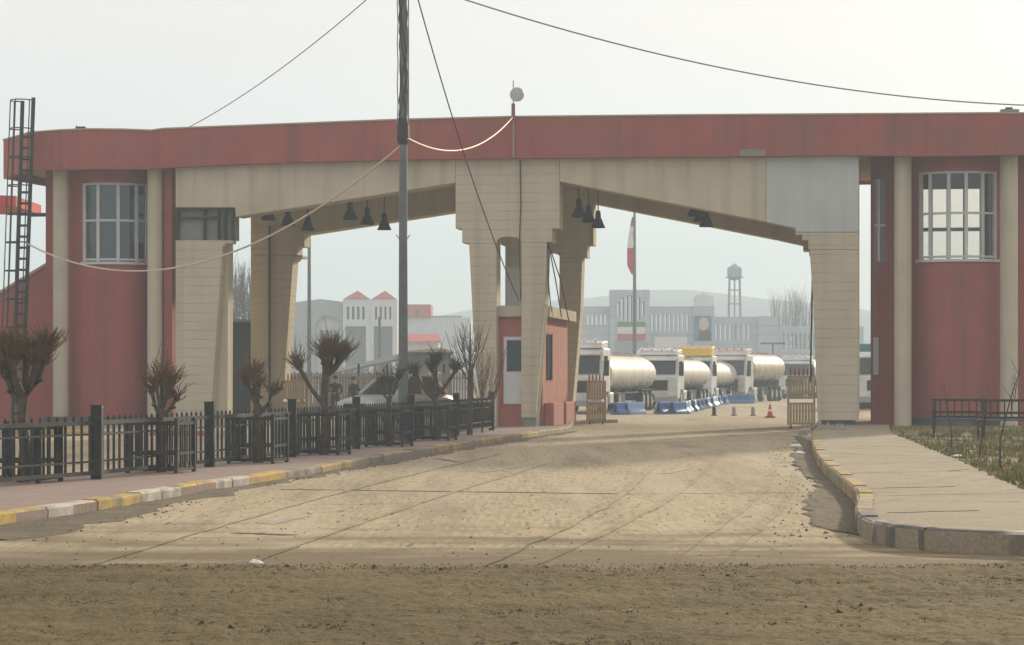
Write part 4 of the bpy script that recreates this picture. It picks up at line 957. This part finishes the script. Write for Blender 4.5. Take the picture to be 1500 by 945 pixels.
# ---------------------------------------------------------------- trucks
def truck(x, y, h, label, cab=M_truckwhite, tank=(1.85, 1.1, .82), L=11.5, tankm=None, defl=None, deflm=None, box=None, group='trucks queued beyond the gate', roof=3.0, visor=M_truckwhite):
    t = thing('tanker_truck' if tank else 'box_truck', label, 'truck', (x, y, 0), -R(h), group)
    k = roof/3.0
    pr = [(.0, .55), (-.02, 1.2), (.03, 1.72), (.10, 1.80), (.34, 2.82*k), (.62, roof), (2.05, roof), (2.1, roof-.08), (2.1, .8), (1.75, .8), (1.7, 1.0), (1.0, 1.0), (.85, .75), (.8, .55)]
    b = MB(); b.prism(pr, lambda p, q, tt: (tt, p, q), -1.22, 1.22); cb = b.build('cab', cab, t, bevel=.05)
    wz = 2.78*k
    b = MB(); b.prism([(.085, 1.84), (.31, wz), (.345, wz), (.12, 1.84)], lambda p, q, tt: (tt, p-.04, q), -1.08, 1.08); b.build('windscreen', M_glassdark, cb)
    for s in (-1, 1):
        b = MB(); b.prism([(.35, 1.85), (.55, 2.65*k), (1.35, 2.65*k), (1.35, 1.75), (.5, 1.75)], lambda p, q, tt: (tt, p, q), s*1.222, s*1.24); b.build('side_window', M_glassdark, cb)
        b = MB(); b.box(s*1.42-.1, s*1.42+.1, .1, .2, 1.75, 2.45); b.tube([(s*1.2, .3, 2.4), (s*1.4, .16, 2.4)], .02, 5); b.build('mirror', M_black, cb, bevel=.02)
        b = MB(); b.box(s*.92-.2, s*.92+.2, -.10, -.03, .66, .88); b.build('headlight', M_lampw, t, bevel=.02)
    b = MB()
    for j in range(4): b.box(-.66, .66, -.045, .0, 1.02+j*.12, 1.09+j*.12)
    b.box(-.70, .70, -.026, .02, .98, 1.52); b.build('grille', M_black, cb)
    b = MB(); b.box(-1.24, 1.24, -.09, .3, .36, .64); b.build('bumper', visor if visor is not M_truckwhite else M_fargrey, t, bevel=.04)
    b = MB(); b.prism([(.1, 2.72*k), (.34, 2.86*k), (.36, 2.80*k), (.14, 2.66*k)], lambda p, q, tt: (tt, p, q), -1.1, 1.1); b.build('sun_visor', visor, cb)
    if defl:
        b = MB(); b.prism([(.45, roof+.003), (.75, roof+defl*.75), (1.3, roof+defl), (2.0, roof+defl), (2.0, roof+.003)], lambda p, q, tt: (tt, p, q), -1.12, 1.12); b.build('roof_fairing', deflm or cab, cb, bevel=.05)
        b = MB()
        b.box(-.9, .9, .66, .72, roof+defl*.8-.01, roof+defl*.8+.03)
        for s in (-.8, -.27, .27, .8): b.tube([(s, .7, roof+defl*.8), (s, .62, roof+defl+.06)], [.05, .07], 8)
        b.build('roof_lamps', M_lampw if roof < 3.1 else M_lampo, cb)
    b = MB(); b.tube([(1.0, 2.25, .8), (1.0, 2.25, roof+.25)], .06, 8); b.build('exhaust', M_chassis, t)
    b = MB(); b.box(-.45, .45, .6, L-.4, .62, .88); b.box(-1.1, -.5, 3.0, 4.2, .45, .95) ; b.box(.5, 1.1, 5.4, 6.6, .45, .95); b.box(-1.15, 1.15, L-.35, L-.25, .5, .8); b.build('chassis', M_chassis, t, bevel=.02)
    b = MB(); b.box(.62, 1.12, 2.6, 3.5, .45, .98); b.build('fuel_tank', M_truckwhite, t, bevel=.06)
    for yy in (1.35, 4.7, L-3.6, L-2.4, L-1.2):
        for s in (-1, 1):
            b = MB(); b.wheel(s*1.02, yy, .5, .5, .32); w_ = b.build('wheel', M_tyre, t, smooth=True)
            b = MB(); b.wheel(s*1.165, yy, .5, .28, .06, 14); b.build('rim', M_rim, w_, smooth=True)
    if tank:
        zc, rx, rz = tank; y0, y1 = 2.7, L; N = 28
        def ring(y, s): return [(rx*s*math.cos(2*math.pi*i/N), y, zc+rz*s*math.sin(2*math.pi*i/N)) for i in range(N)]
        rg = [ring(y0-.16, .3), ring(y0-.13, .7), ring(y0-.06, .93), ring(y0, 1)]
        m = 6
        for i in range(1, m): yy = y0+(y1-y0)*i/m; rg += [ring(yy-.05, 1), ring(yy-.045, 1.006), ring(yy+.045, 1.006), ring(yy+.05, 1)]
        rg += [ring(y1, 1), ring(y1+.06, .93), ring(y1+.13, .7), ring(y1+.16, .3)]
        b = MB(); b.rings(rg); tk = b.build('tank', tankm or M_tank, t, smooth=True)
        b = MB()
        for i in range(4): yy = y0+(y1-y0)*(i+.5)/4; b.lathe([(.26, 0), (.26, .14), (.2, .18)], (0, yy, zc+rz-.03), 12)
        b.box(-.42, -.36, y0+.2, y1-.2, zc+rz+.02, zc+rz+.06); b.box(.36, .42, y0+.2, y1-.2, zc+rz+.02, zc+rz+.06); b.build('hatches', M_rim, tk)
        b = MB()
        for i in range(6):
            yy = y0+.5+(y1-y0-1)*i/5
            for s in (-1, 1): b.box(s*rx*.86-.04, s*rx*.86+.04, yy-.035, yy+.035, zc-rz*.62, zc-rz*.22)
        b.build('marker_plates', M_white, tk)
        b = MB()
        b.box(-1.1, 1.1, 3.2, L-4.3, .90, .95)
        for i in range(5): yy = y0+.4+(y1-y0-.8)*i/4; b.box(-.7, .7, yy-.06, yy+.06, .95, zc-rz*.8)
        b.build('saddles', M_chassis, tk)
        for s in (-1, 1):
            b = MB(); b.box(s*1.02-.18, s*1.02+.18, L-4.3, L-.5, 1.04, 1.08); b.build('mudguard', M_chassis, t)
    if box:
        b = MB(); b.box(-1.24, 1.24, 2.5, L, .95, 3.45); b.build('cargo_box', box, t, bevel=.03)
    return t
def tr(px, Y, *a, **k): return truck(PX(px, Y), Y, *a, **k)
tr(843, 107, 13, 'cream tanker truck nearest the gate, half hidden by the centre pillar', L=15, tank=(1.86, 1.2, .9), defl=.35)
tr(959, 124, 14, 'white tanker truck behind the first, its windscreen facing the road', L=11.6, tank=(1.85, 1.1, .84), roof=2.85, defl=.3)
tr(1014, 147, 14, 'white tanker truck with a yellow roof fairing', L=12, tank=(1.85, 1.1, .84), defl=.62, deflm=M_yellow)
tr(955, 166, 14, 'white truck with a tall pale roof, seen over the nearest tank', L=12, tank=(2.3, 1.2, 1.), defl=.75, deflm=M_white)
tr(1066, 158, 21, 'big white cab truck pulling a rusty cream tank', L=10.8, tank=(2.3, 1.18, .98), tankm=M_tank2, roof=3.15, defl=.45)
tr(1164, 182, 16, 'dark fronted truck behind the rusty tank', L=11, tank=(2.2, 1.15, .95), defl=.3)
tr(1290, 122, 12, 'teal covered truck glimpsed beside the right guardhouse', L=10, tank=None, box=M_teal)

# ---------------------------------------------------------------- road furniture beyond the gate
def barrier(x, y, rz, m, label, src={}):
    if m.name in src: return dup(src[m.name], (x, y, 0), rz, label)
    t = thing('road_barrier', label, 'barrier', (x, y, 0), rz, 'blue plastic barriers along the truck queue')
    b = MB(); b.prism([(-.26, 0), (.26, 0), (.26, .12), (.13, .26), (.10, .56), (-.10, .56), (-.13, .26), (-.26, .12)], lambda p, q, tt: (tt, p, q), -.62, .62); b.build('shell', m, t, bevel=.03)
    
    for e in (-.64, .621): b = MB(); b.box(e, e+.019, -.07, .07, .1, .45); b.build('link_slot', M_navy, t)
    src[m.name] = t; return t
A = Vector((7.9, 108.5)); B = Vector((14.6, 157)); d = B-A; ang = math.atan2(d.y, d.x)
for i in range(22):
    p = A+d*i/21; p.x += random.uniform(-.12, .12); barrier(p.x, p.y, ang+R(random.uniform(-6, 6)), M_bluelight if i % 3 else M_bluebar, 'blue barrier in the long receding row beside the tankers')
for i, px in enumerate((974, 993)): barrier(PX(px, 107.5), 107.5, R(58), M_bluebar, ('dark blue barrier in front of the second tanker, left one', 'dark blue barrier in front of the second tanker, right one')[i])
barrier(PX(911, 106), 106, R(58), M_bluebar, 'dark blue barrier in front of the nearest tank'); barrier(PX(929, 106.5), 106.5, R(52), M_bluelight, 'pale blue barrier in front of the nearest tank')
for i, px in enumerate((1066, 1078, 1091)): barrier(PX(px, 150), 150, R(-6), M_bluebar, 'dark blue barrier before the big white cab, %s of three' % ('left', 'middle', 'right')[i])
for i, (px, m) in enumerate(((1046, M_black), (1075, M_fargrey), (1103, M_rim))):
    Y = 103.; t = thing('bollard', ('black stub bollard nearest the blue barriers', 'brown grey stub bollard between two others', 'pale edged stub bollard nearest the cone')[i], 'bollard', (PX(px, Y), Y, 0), 0, 'stub bollards across the lane')
    b = MB(); b.lathe([(.085, 0), (.08, .36), (.06, .38)], n=12); b.build('post', m, t, smooth=True); b = MB(); b.box(-.13, .13, -.13, .13, 0, .03); b.build('base', M_chassis, t)
Y = 98.; t = thing('traffic_cone', 'orange red traffic cone standing in the lane by the right leaf', 'cone', (PX(1128, Y), Y, 0))
b = MB(); b.box(-.2, .2, -.2, .2, 0, .05); b.build('base', M_black, t); b = MB(); b.lathe([(.13, .05), (.035, .55), (.03, .56)], n=14); b.build('body', mat('cone_red', (.55, .09, .05), var=.1), t, smooth=True); b = MB(); b.lathe([(.098, .25), (.078, .36)], n=14); b.build('band', M_white, t, smooth=True)
# rubble and litter at the right pillar foot
b = MB(); random.seed(5)
for k in range(60):
    x, y = G(1170+random.uniform(0, 70), 636+random.uniform(-4, 5), 0); clod(b, x, y, .0 if x < 8.6 else .2, random.uniform(.03, .16))
tag(b.build('rubble', [M_kg, M_kd]), 'broken concrete rubble at the foot of the right pillar', 'rubble', kind='stuff')
for i, (px, py, z, s, lab) in enumerate([(375, 825, 0, .07, 'white paper scrap on the road in front of the mud'), (1166, 655, .01, .16, 'larger white plastic scrap in the right gutter'), (1172, 665, .01, .13, 'white plastic scrap lower in the right gutter'), (1403, 669, .2, .1, 'pale stone sized scrap on the lawn')]):
    x, y = G(px, py, z); b = MB((x, y, z)); n = 7
    b.rings([[(x+s*q*math.cos(2*math.pi*k/n)*random.uniform(.8, 1.2), y+s*q*math.sin(2*math.pi*k/n)*random.uniform(.8, 1.2), z+h*s*random.uniform(.7, 1.3)) for k in range(n)] for q, h in ((1, .02), (1.05, .15), (.5, .42))])
    o = b.build('paper_scrap', M_paper); o.location = (x, y, z); tag(o, lab, 'litter')

# ---------------------------------------------------------------- background, left arch
def prismY(b, pts, Y, dep): b.prism([(PX(px, Y), PZ(py, Y)) for px, py in pts], lambda p, q, t: (p, t, q), Y, Y+dep)
def boxY(b, px0, px1, py0, py1, Y, dep, d0=0): b.box(PX(px0, Y), PX(px1, Y), Y+d0, Y+d0+dep, PZ(py1, Y), PZ(py0, Y))
def gz(Y): return HZ+CAM_H*F/Y
Y = 300.
def tower(px0, px1, label):
    c = (px0+px1)/2; org = (PX(c, Y), Y, 0); t = thing('gate_tower', label, 'tower', org, 0, 'white towers with red pyramid roofs')
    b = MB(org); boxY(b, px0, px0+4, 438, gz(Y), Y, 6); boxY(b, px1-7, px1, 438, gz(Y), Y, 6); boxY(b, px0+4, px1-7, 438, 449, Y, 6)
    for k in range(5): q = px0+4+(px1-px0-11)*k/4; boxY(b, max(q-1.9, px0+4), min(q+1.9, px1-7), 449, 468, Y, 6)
    boxY(b, px0+4, px1-7, 468, 478, Y, 6); b.build('wall', M_farwhite, t); b = MB(org); boxY(b, px0+4, px1-7, 449, 468, Y, .3, 1.2); b.build('slit_backing', M_navy, t)  # dark sheet set behind the slits so they read dark
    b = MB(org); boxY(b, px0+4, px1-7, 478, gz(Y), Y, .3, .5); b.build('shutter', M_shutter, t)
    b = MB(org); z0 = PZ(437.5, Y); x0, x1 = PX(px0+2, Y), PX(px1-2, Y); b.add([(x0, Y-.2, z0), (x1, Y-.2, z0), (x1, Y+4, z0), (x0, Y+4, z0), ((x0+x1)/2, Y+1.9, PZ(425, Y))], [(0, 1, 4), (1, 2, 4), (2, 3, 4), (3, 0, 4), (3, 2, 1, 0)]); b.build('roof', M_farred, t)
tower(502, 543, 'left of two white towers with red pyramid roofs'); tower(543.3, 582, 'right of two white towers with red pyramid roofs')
org = (PX(468, 302), 302, 0); t = thing('arched_hall', 'pale hall with a big arched window left of the towers', 'building', org)
b = MB(org); Y = 302.
arch = [(462+(1-math.cos(R(a)))*18.5, 480-math.sin(R(a))*18) for a in range(0, 181, 15)]
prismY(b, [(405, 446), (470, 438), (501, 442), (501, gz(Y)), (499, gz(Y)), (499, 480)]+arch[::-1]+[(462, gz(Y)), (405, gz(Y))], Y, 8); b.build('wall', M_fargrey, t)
b = MB(org); prismY(b, arch+[(499, gz(Y)), (462, gz(Y))], Y+1, .3); b.build('window', M_farwhite, t)
b = MB(org)
for q in (470, 478, 483, 491): boxY(b, q-2, q+2, 484, 500, Y, .2, .75)
b.build('window_pane', M_glassdark, t)
org = (PX(625, 330), 330, 0); t = thing('red_roofed_house', 'far pale house with a pink red roof slab right of the tall pole', 'building', org); Y = 330.
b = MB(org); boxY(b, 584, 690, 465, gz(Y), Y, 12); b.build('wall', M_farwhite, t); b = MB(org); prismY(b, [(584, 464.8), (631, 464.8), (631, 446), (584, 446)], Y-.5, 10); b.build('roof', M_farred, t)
b = MB(org); boxY(b, 609, 613, 454, 463, Y, .1, -.7); b.build('window', M_glassdark, t)
b = MB(org); boxY(b, 632, 677, 462.5, 464.7, Y, 11); b.build('parapet', M_fargrey, t)
org = (PX(618, 260), 260, 0); t = thing('red_awning', 'low red awning roof below the far pale house', 'awning', org); Y = 260.
b = MB(org); b.add([(PX(590, Y), Y, PZ(500, Y)), (PX(646, Y), Y, PZ(500, Y)), (PX(640, Y), Y+5, PZ(488, Y)), (PX(592, Y), Y+5, PZ(488, Y)), (PX(590, Y), Y, PZ(502, Y)), (PX(646, Y), Y, PZ(502, Y))], [(0, 1, 2, 3), (4, 5, 1, 0), (2, 5, 4, 3), (1, 5, 2), (0, 3, 4)]); b.build('roof', M_farred, t)
b = MB(org); boxY(b, 594, 642, 502.3, gz(Y), Y, 4, .8); b.build('wall', M_farwhite, t)
# sheds and scrap
org = (PX(560, 140), 140, 0); t = thing('lean_to_shed', 'long low grey lean-to with a sloping sheet roof behind the brown fence', 'shed', org); Y = 140.
b = MB(org); b.add([(PX(455, Y), Y, PZ(553, Y)), (PX(592, Y), Y, PZ(524, Y)), (PX(592, Y), Y+3, PZ(515, Y)), (PX(455, Y), Y+3, PZ(548, Y)), (PX(455, Y), Y, PZ(555, Y)), (PX(592, Y), Y, PZ(527, Y)), (PX(592, Y), Y+3, PZ(518, Y)), (PX(455, Y), Y+3, PZ(551, Y))], [(0, 1, 2, 3), (4, 7, 6, 5), (0, 4, 5, 1), (1, 5, 6, 2), (2, 6, 7, 3), (3, 7, 4, 0)]); b.build('roof', M_corr, t)
b = MB(org)
for k in range(12):
    q = 462+k*11; yt = 553-(q-455)*.2; b.tube([(PX(q, Y), Y+.1, 0), (PX(q, Y), Y+.1, PZ(yt+2, Y))], .07, 4)
    if k < 11: b.tube([(PX(q, Y), Y+.1, PZ(yt+14, Y)), (PX(q+11, Y), Y+.1, PZ(yt+1, Y))], .04, 4)
b.build('posts', M_fargrey, t)
b = MB(org); boxY(b, 470, 592, 547, gz(Y), Y, .2, 1.5); b.build('back_wall', M_fargrey, t)
org = (PX(618, 125), 125, 0); t = thing('block_store', 'grey block store with a pale flat roof right of the tall pole', 'shed', org); Y = 125.
b = MB(org); boxY(b, 594, 660, 516, gz(Y), Y, 4); b.build('wall', M_corr, t); b = MB(org); prismY(b, [(588, 514), (648, 510), (664, 514), (664, 516), (588, 516)], Y-.4, 5); b.build('roof', M_slab, t); b = MB(org); boxY(b, 628, 646, 545, gz(Y), Y, .05, -.06); b.build('door', M_farwhite, t)
org = (PX(540, 108), 108, 0); t = thing('slat_fence', 'long brown grey slatted metal fence across the left arch', 'fence', org); Y = 108.
b = MB(org); xa, xb = PX(400, Y), PX(692, Y); n = int((xb-xa)/.13)
for k in range(n): x = xa+(xb-xa)*(k+.5)/n; b.box(x-.05, x+.05, Y, Y+.02, .1, 1.86+.06*(k % 2))
b.build('slats', M_browngate, t)
b = MB(org)
for k in range(8): x = xa+(xb-xa)*k/7; b.box(x-.05, x+.05, Y+.08, Y+.18, 0, 2.3)
b.build('posts', M_black, t)
b = MB(org); b.box(xa, xb, Y+.022, Y+.07, .4, .48); b.box(xa, xb, Y+.022, Y+.07, 1.6, 1.68); b.build('rails', M_browngate, t)
# navy sheet-metal screen beside the left leg
org = (PX(350, 92), 92, 0); t = thing('metal_cabin', 'dark navy sheet metal cabin seen through the gap by the left leg', 'cabin', org); Y = 92.
b = MB(org); b.box(PX(300, Y), PX(372, Y), Y, Y+2.5, .05, PZ(472, Y)); b.build('wall', M_navy, t); b = MB(org); b.box(PX(298, Y), PX(374, Y), Y-.1, Y+2.6, PZ(472, Y)+.002, PZ(468, Y)); b.build('roof', M_corr, t)
b = MB(org)
for q in (345, 352, 359, 366): b.box(PX(q, Y)-.02, PX(q, Y)+.02, Y-.03, Y-.001, .1, PZ(474, Y))
b.build('ribs', M_black, t)
# masts
Y = 140.; t = thing('lamp_post', 'plain grey lamp post rising inside the left arch', 'lamp post', (PX(453, Y), Y, 0))
b = MB(); b.tube([(0, 0, 0), (0, 0, 11)], [.14, .09], 10); b.build('shaft', M_pole, t, smooth=True); b = MB(); b.tube([(0, 0, 10.9), (.3, -.3, 11.4), (1., -1., 11.6)], .05, 6); b.build('arm', M_pole, t)
b = MB(); b.box(.8, 1.3, -1.3, -.9, 11.5, 11.65); b.build('lamp_head', M_fargrey, t, bevel=.03)
Y = 170.; t = thing('thin_post', 'short dark post in front of the white towers', 'post', (PX(556, Y), Y, 0))
b = MB(); b.tube([(0, 0, 0), (0, 0, PZ(464, Y))], .1, 8); b.build('shaft', M_pole, t); b = MB(); b.box(-.16, .16, -.16, .16, 0, .2); b.build('base', M_fargrey, t)

# ---------------------------------------------------------------- background, right arch
Y = 280.; org = (PX(1000, Y), Y, 0); t = thing('colonnade_building', 'long pale haze tinted slitted wall building with a raised portal', 'building', org)
def slitwall(name, px0, px1, ptop, s0, s1, sy0, sy1, n, duty=.45):
    b = MB(org); boxY(b, px0, s0, ptop, gz(Y), Y, 1.2); boxY(b, s1, px1, ptop, gz(Y), Y, 1.2); boxY(b, s0, s1, ptop, sy0, Y, 1.2); boxY(b, s0, s1, sy1, gz(Y), Y, 1.2)
    p = (s1-s0)/n
    for k in range(n): boxY(b, s0+p*k+p*duty, s0+p*(k+1), sy0, sy1, Y, 1.2)
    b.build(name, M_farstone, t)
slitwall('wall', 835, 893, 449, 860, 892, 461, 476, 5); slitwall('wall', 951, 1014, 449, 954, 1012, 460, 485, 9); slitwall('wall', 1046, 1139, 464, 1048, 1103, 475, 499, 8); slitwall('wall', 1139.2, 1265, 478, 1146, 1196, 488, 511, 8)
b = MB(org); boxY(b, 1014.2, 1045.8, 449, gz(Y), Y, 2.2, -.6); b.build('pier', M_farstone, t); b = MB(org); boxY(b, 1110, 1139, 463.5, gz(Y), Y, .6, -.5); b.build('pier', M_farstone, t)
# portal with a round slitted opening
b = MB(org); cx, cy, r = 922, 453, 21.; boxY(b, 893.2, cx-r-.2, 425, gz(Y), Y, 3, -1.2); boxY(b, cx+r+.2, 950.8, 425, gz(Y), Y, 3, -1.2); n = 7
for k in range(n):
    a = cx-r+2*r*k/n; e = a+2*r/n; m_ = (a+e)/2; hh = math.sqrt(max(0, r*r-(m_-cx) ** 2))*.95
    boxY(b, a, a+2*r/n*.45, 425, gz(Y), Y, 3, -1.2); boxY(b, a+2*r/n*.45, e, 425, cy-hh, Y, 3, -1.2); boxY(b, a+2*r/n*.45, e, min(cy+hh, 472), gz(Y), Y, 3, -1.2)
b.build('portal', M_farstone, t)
for nm, m, a, e in (('flag_band', M_green, 472, 479), ('flag_band', M_flagwhite, 479.2, 489.5), ('flag_band', M_flagred, 489.8, 498)):
    b = MB(org); boxY(b, 904, 944, a, e, Y, .2, -1.45); b.build(nm, m, t)
b = MB(org); boxY(b, 901, 948, 500, gz(Y), Y, .2, -1.43); b.build('doorway', M_fargrey, t)
b = MB(org); boxY(b, 1016, 1041, 463, 499, Y, .2, -.85); pn = b.build('portrait_panel', M_portrait, t)
b = MB(org); X0, Z0 = PX(1030, Y), PZ(475, Y)
b.rings([[(X0+.62*q*math.cos(2*math.pi*k/18), Y-.9-d, Z0+.8*q*math.sin(2*math.pi*k/18)) for k in range(18)] for q, d in ((1, 0), (1, .03), (.5, .05))]); b.cur = 1
b.prism([(X0-.75, PZ(499, Y)+.05), (X0+.9, PZ(499, Y)+.05), (X0+.85, PZ(487, Y)), (X0+.3, PZ(482, Y)), (X0-.4, PZ(483, Y))], lambda p, q, tt: (p, tt, q), Y-.92, Y-.86); b.build('portrait_figure', [M_tank2, M_darkcloth], pn)
# cupola, water tower, flag pole, sign, camera mast
Y = 300.; t = thing('roof_cupola', 'small pale cupola with a spike behind the slitted wall', 'cupola', (PX(1031, Y), Y, 0))
b = MB(); z0 = PZ(449, Y); b.box(-1.2, 1.2, -1.2, 1.2, 0, PZ(435, Y)); b.build('shaft', M_farwhite, t); b = MB(); b.lathe([(1.1, PZ(435, Y)), (.9, PZ(432, Y)), (.12, PZ(431, Y)), (.05, PZ(427, Y))], n=14); b.build('cap', M_farstone, t)
Y = 320.; t = thing('water_tower', 'steel water tower on four thin legs above the far building', 'water tower', (PX(1076, Y), Y, 0)); z = lambda py: PZ(py, Y)
b = MB(); b.lathe([(.1, z(411)), (.45, z(410)), (.98, z(406)), (1.0, z(393)), (.5, z(389)), (.06, z(386.5)), (.03, z(384))], n=18); b.build('tank', mat('tank_steel', (.34, .43, .52), var=.1), t, smooth=True)
for a in (45, 135, 225, 315):
    c, s = math.cos(R(a)), math.sin(R(a)); b = MB(); b.tube([(1.45*c, 1.45*s, 0), (.95*c, .95*s, z(404))], .1, 6); b.build('leg', M_fargrey, t)
b = MB(); b.tube([(0, 0, 0), (0, 0, z(409))], .12, 6)
for py in (425, 445): 
    q = [((1.15 if py == 425 else 1.3)*math.cos(R(a)), (1.15 if py == 425 else 1.3)*math.sin(R(a)), z(py)) for a in (45, 135, 225, 315, 45)]; b.tube(q, .05, 4)
b.build('braces', M_fargrey, t)
b = MB(); b.lathe([(1.0, z(407)), (1.28, z(406.8)), (1.28, z(406)), (1.0, z(405.8))], n=16); b.build('gallery', M_fargrey, t)
Y = 200.; t = thing('flagpole', 'tall grey pole carrying a limp furled flag', 'flagpole', (PX(929.5, Y), Y, 0))
b = MB(); b.tube([(0, 0, 0), (0, 0, PZ(296, Y))], [.2, .1], 10); b.build('pole', M_pole, t, smooth=True)
b = MB(); zt, zb = PZ(318, Y), PZ(402, Y); n = 24; rg = []
for i in range(n+1):
    f_ = i/n; zz = zt+(zb-zt)*f_; wd = .12+.42*math.sin(min(1, f_*1.25)*1.9)*(1 if f_ < .85 else (1-f_)/.15*.9+.1); b.cur = 0
    rg.append([(-.1-.02*math.sin(i), -.1, zz), (-.1-wd*.5, -.2+.06*math.sin(i*.9), zz), (-.1-wd, -.05+.08*math.sin(i*.7), zz), (-.1-wd*.55, .12, zz), (-.1, .05, zz)])
for k, (a, e) in enumerate(((0, 4), (4, 13), (13, 24))): b.cur = k; b.rings(rg[a:e+1])
b.build('flag', [M_green, M_flagwhite, M_flagred], t, smooth=True)
Y = 220.; t = thing('white_sign', 'low white sign board behind the trucks', 'sign', (PX(982, Y), Y, 0))
b = MB(); b.box(PX(959, Y)-PX(982, Y), PX(1006, Y)-PX(982, Y), -.06, .06, PZ(509, Y), PZ(494, Y)); b.build('board', M_white, t, bevel=.02); b = MB()
for s in (-1.1, 1.1): b.tube([(s, .1, 0), (s, .1, PZ(500, Y))], .06, 6)
b.build('posts', M_pole, t)
Y = 195.; t = thing('camera_mast', 'T shaped camera mast above the rusty tank', 'mast', (PX(1132, Y), Y, 0))
b = MB(); b.tube([(0, 0, 0), (0, 0, PZ(503, Y))], .07, 6); b.build('pole', M_pole, t); b = MB(); b.box(-1.0, 1.0, -.04, .04, PZ(504, Y), PZ(502, Y)); b.build('crossbar', M_pole, t)
for i, (px, Y, tp, lab) in enumerate([(345, 170, 392, 'leftmost bare poplar in the gap by the left leg'), (357, 175, 385, 'middle bare poplar in the gap by the left leg'), (367, 168, 400, 'rightmost bare poplar in the gap by the left leg'), (1142, 330, 430, 'far bare poplar above the slitted wall, left one'), (1165, 335, 428, 'far bare poplar above the slitted wall, middle one'), (1176, 330, 435, 'far bare poplar above the slitted wall, right one')]):
    bare_tree('bare_poplar', PX(px, Y), Y, 0, PZ(tp, Y), 41+i, lab, 46, .22, .12, .2, 'bare poplars behind the buildings', twn=3)
# far left red canopy outside the ladder
Y = 92.; org = (PX(-20, Y), Y, 0); t = thing('red_canopy', 'red canopy edge behind the ladder at the left edge', 'canopy', org)
b = MB(org); b.prism([(PX(-160, Y), PZ(300, Y)), (PX(23, Y), PZ(302, Y)), (PX(23, Y), PZ(287, Y)), (PX(-160, Y), PZ(280, Y))], lambda p, q, tt: (p, tt, q), Y, Y+5); b.build('roof', mat('canopy_red', (.55, .07, .05), var=.1), t)
b = MB(org); b.tube([(PX(-50, Y), Y+2, 0), (PX(-50, Y), Y+2, PZ(301, Y))], .12, 8); b.build('post', M_pole, t)
b = MB(); Y = GY0-U(125, -.2)*GS
b = MB(); o_ = gw(U(112, -.2), -.2, Z(112, 191, -.2)); t = thing('floodlight', 'tiny floodlight on the left roof end', 'light', o_)
b.tube([(0, 0, 0), (0, 0, .16)], .015, 5); b.build('stem', M_black, t); b = MB(); b.box(-.02, .3, -.06, .06, .05, .12); b.build('head', M_black, t)
o_ = gw(U(1478, .2), .2, Z(1478, 166, .2)); t = thing('roof_box', 'small dark box on the right roof edge', 'box', o_)
b = MB(); b.box(-.25, .3, -.1, .2, .0, .12); b.build('body', M_greypanel, t, bevel=.01); b = MB(); b.box(-.1, .1, -.05, .1, .122, .18); b.build('lid', M_black, t)

# ---------------------------------------------------------------- haze
b = MB(); b.box(-1300, 1300, -230, 1400, -1.03, 75); o = b.build('haze', None) if False else None
hm = bpy.data.materials.new('haze_air'); hm.use_nodes = True; n = hm.node_tree
for x in list(n.nodes):
    if x.type != 'OUTPUT_MATERIAL': n.nodes.remove(x)
pv = n.nodes.new('ShaderNodeVolumePrincipled'); pv.inputs['Color'].default_value = (.70, .87, 1, 1); pv.inputs['Density'].default_value = HAZE_DENSITY; pv.inputs['Anisotropy'].default_value = HAZE_ANISO
n.links.new(pv.outputs[0], [x for x in n.nodes if x.type == 'OUTPUT_MATERIAL'][0].inputs['Volume'])
o = b.build('haze', hm); tag(o, 'pale winter haze', 'haze', kind='stuff')
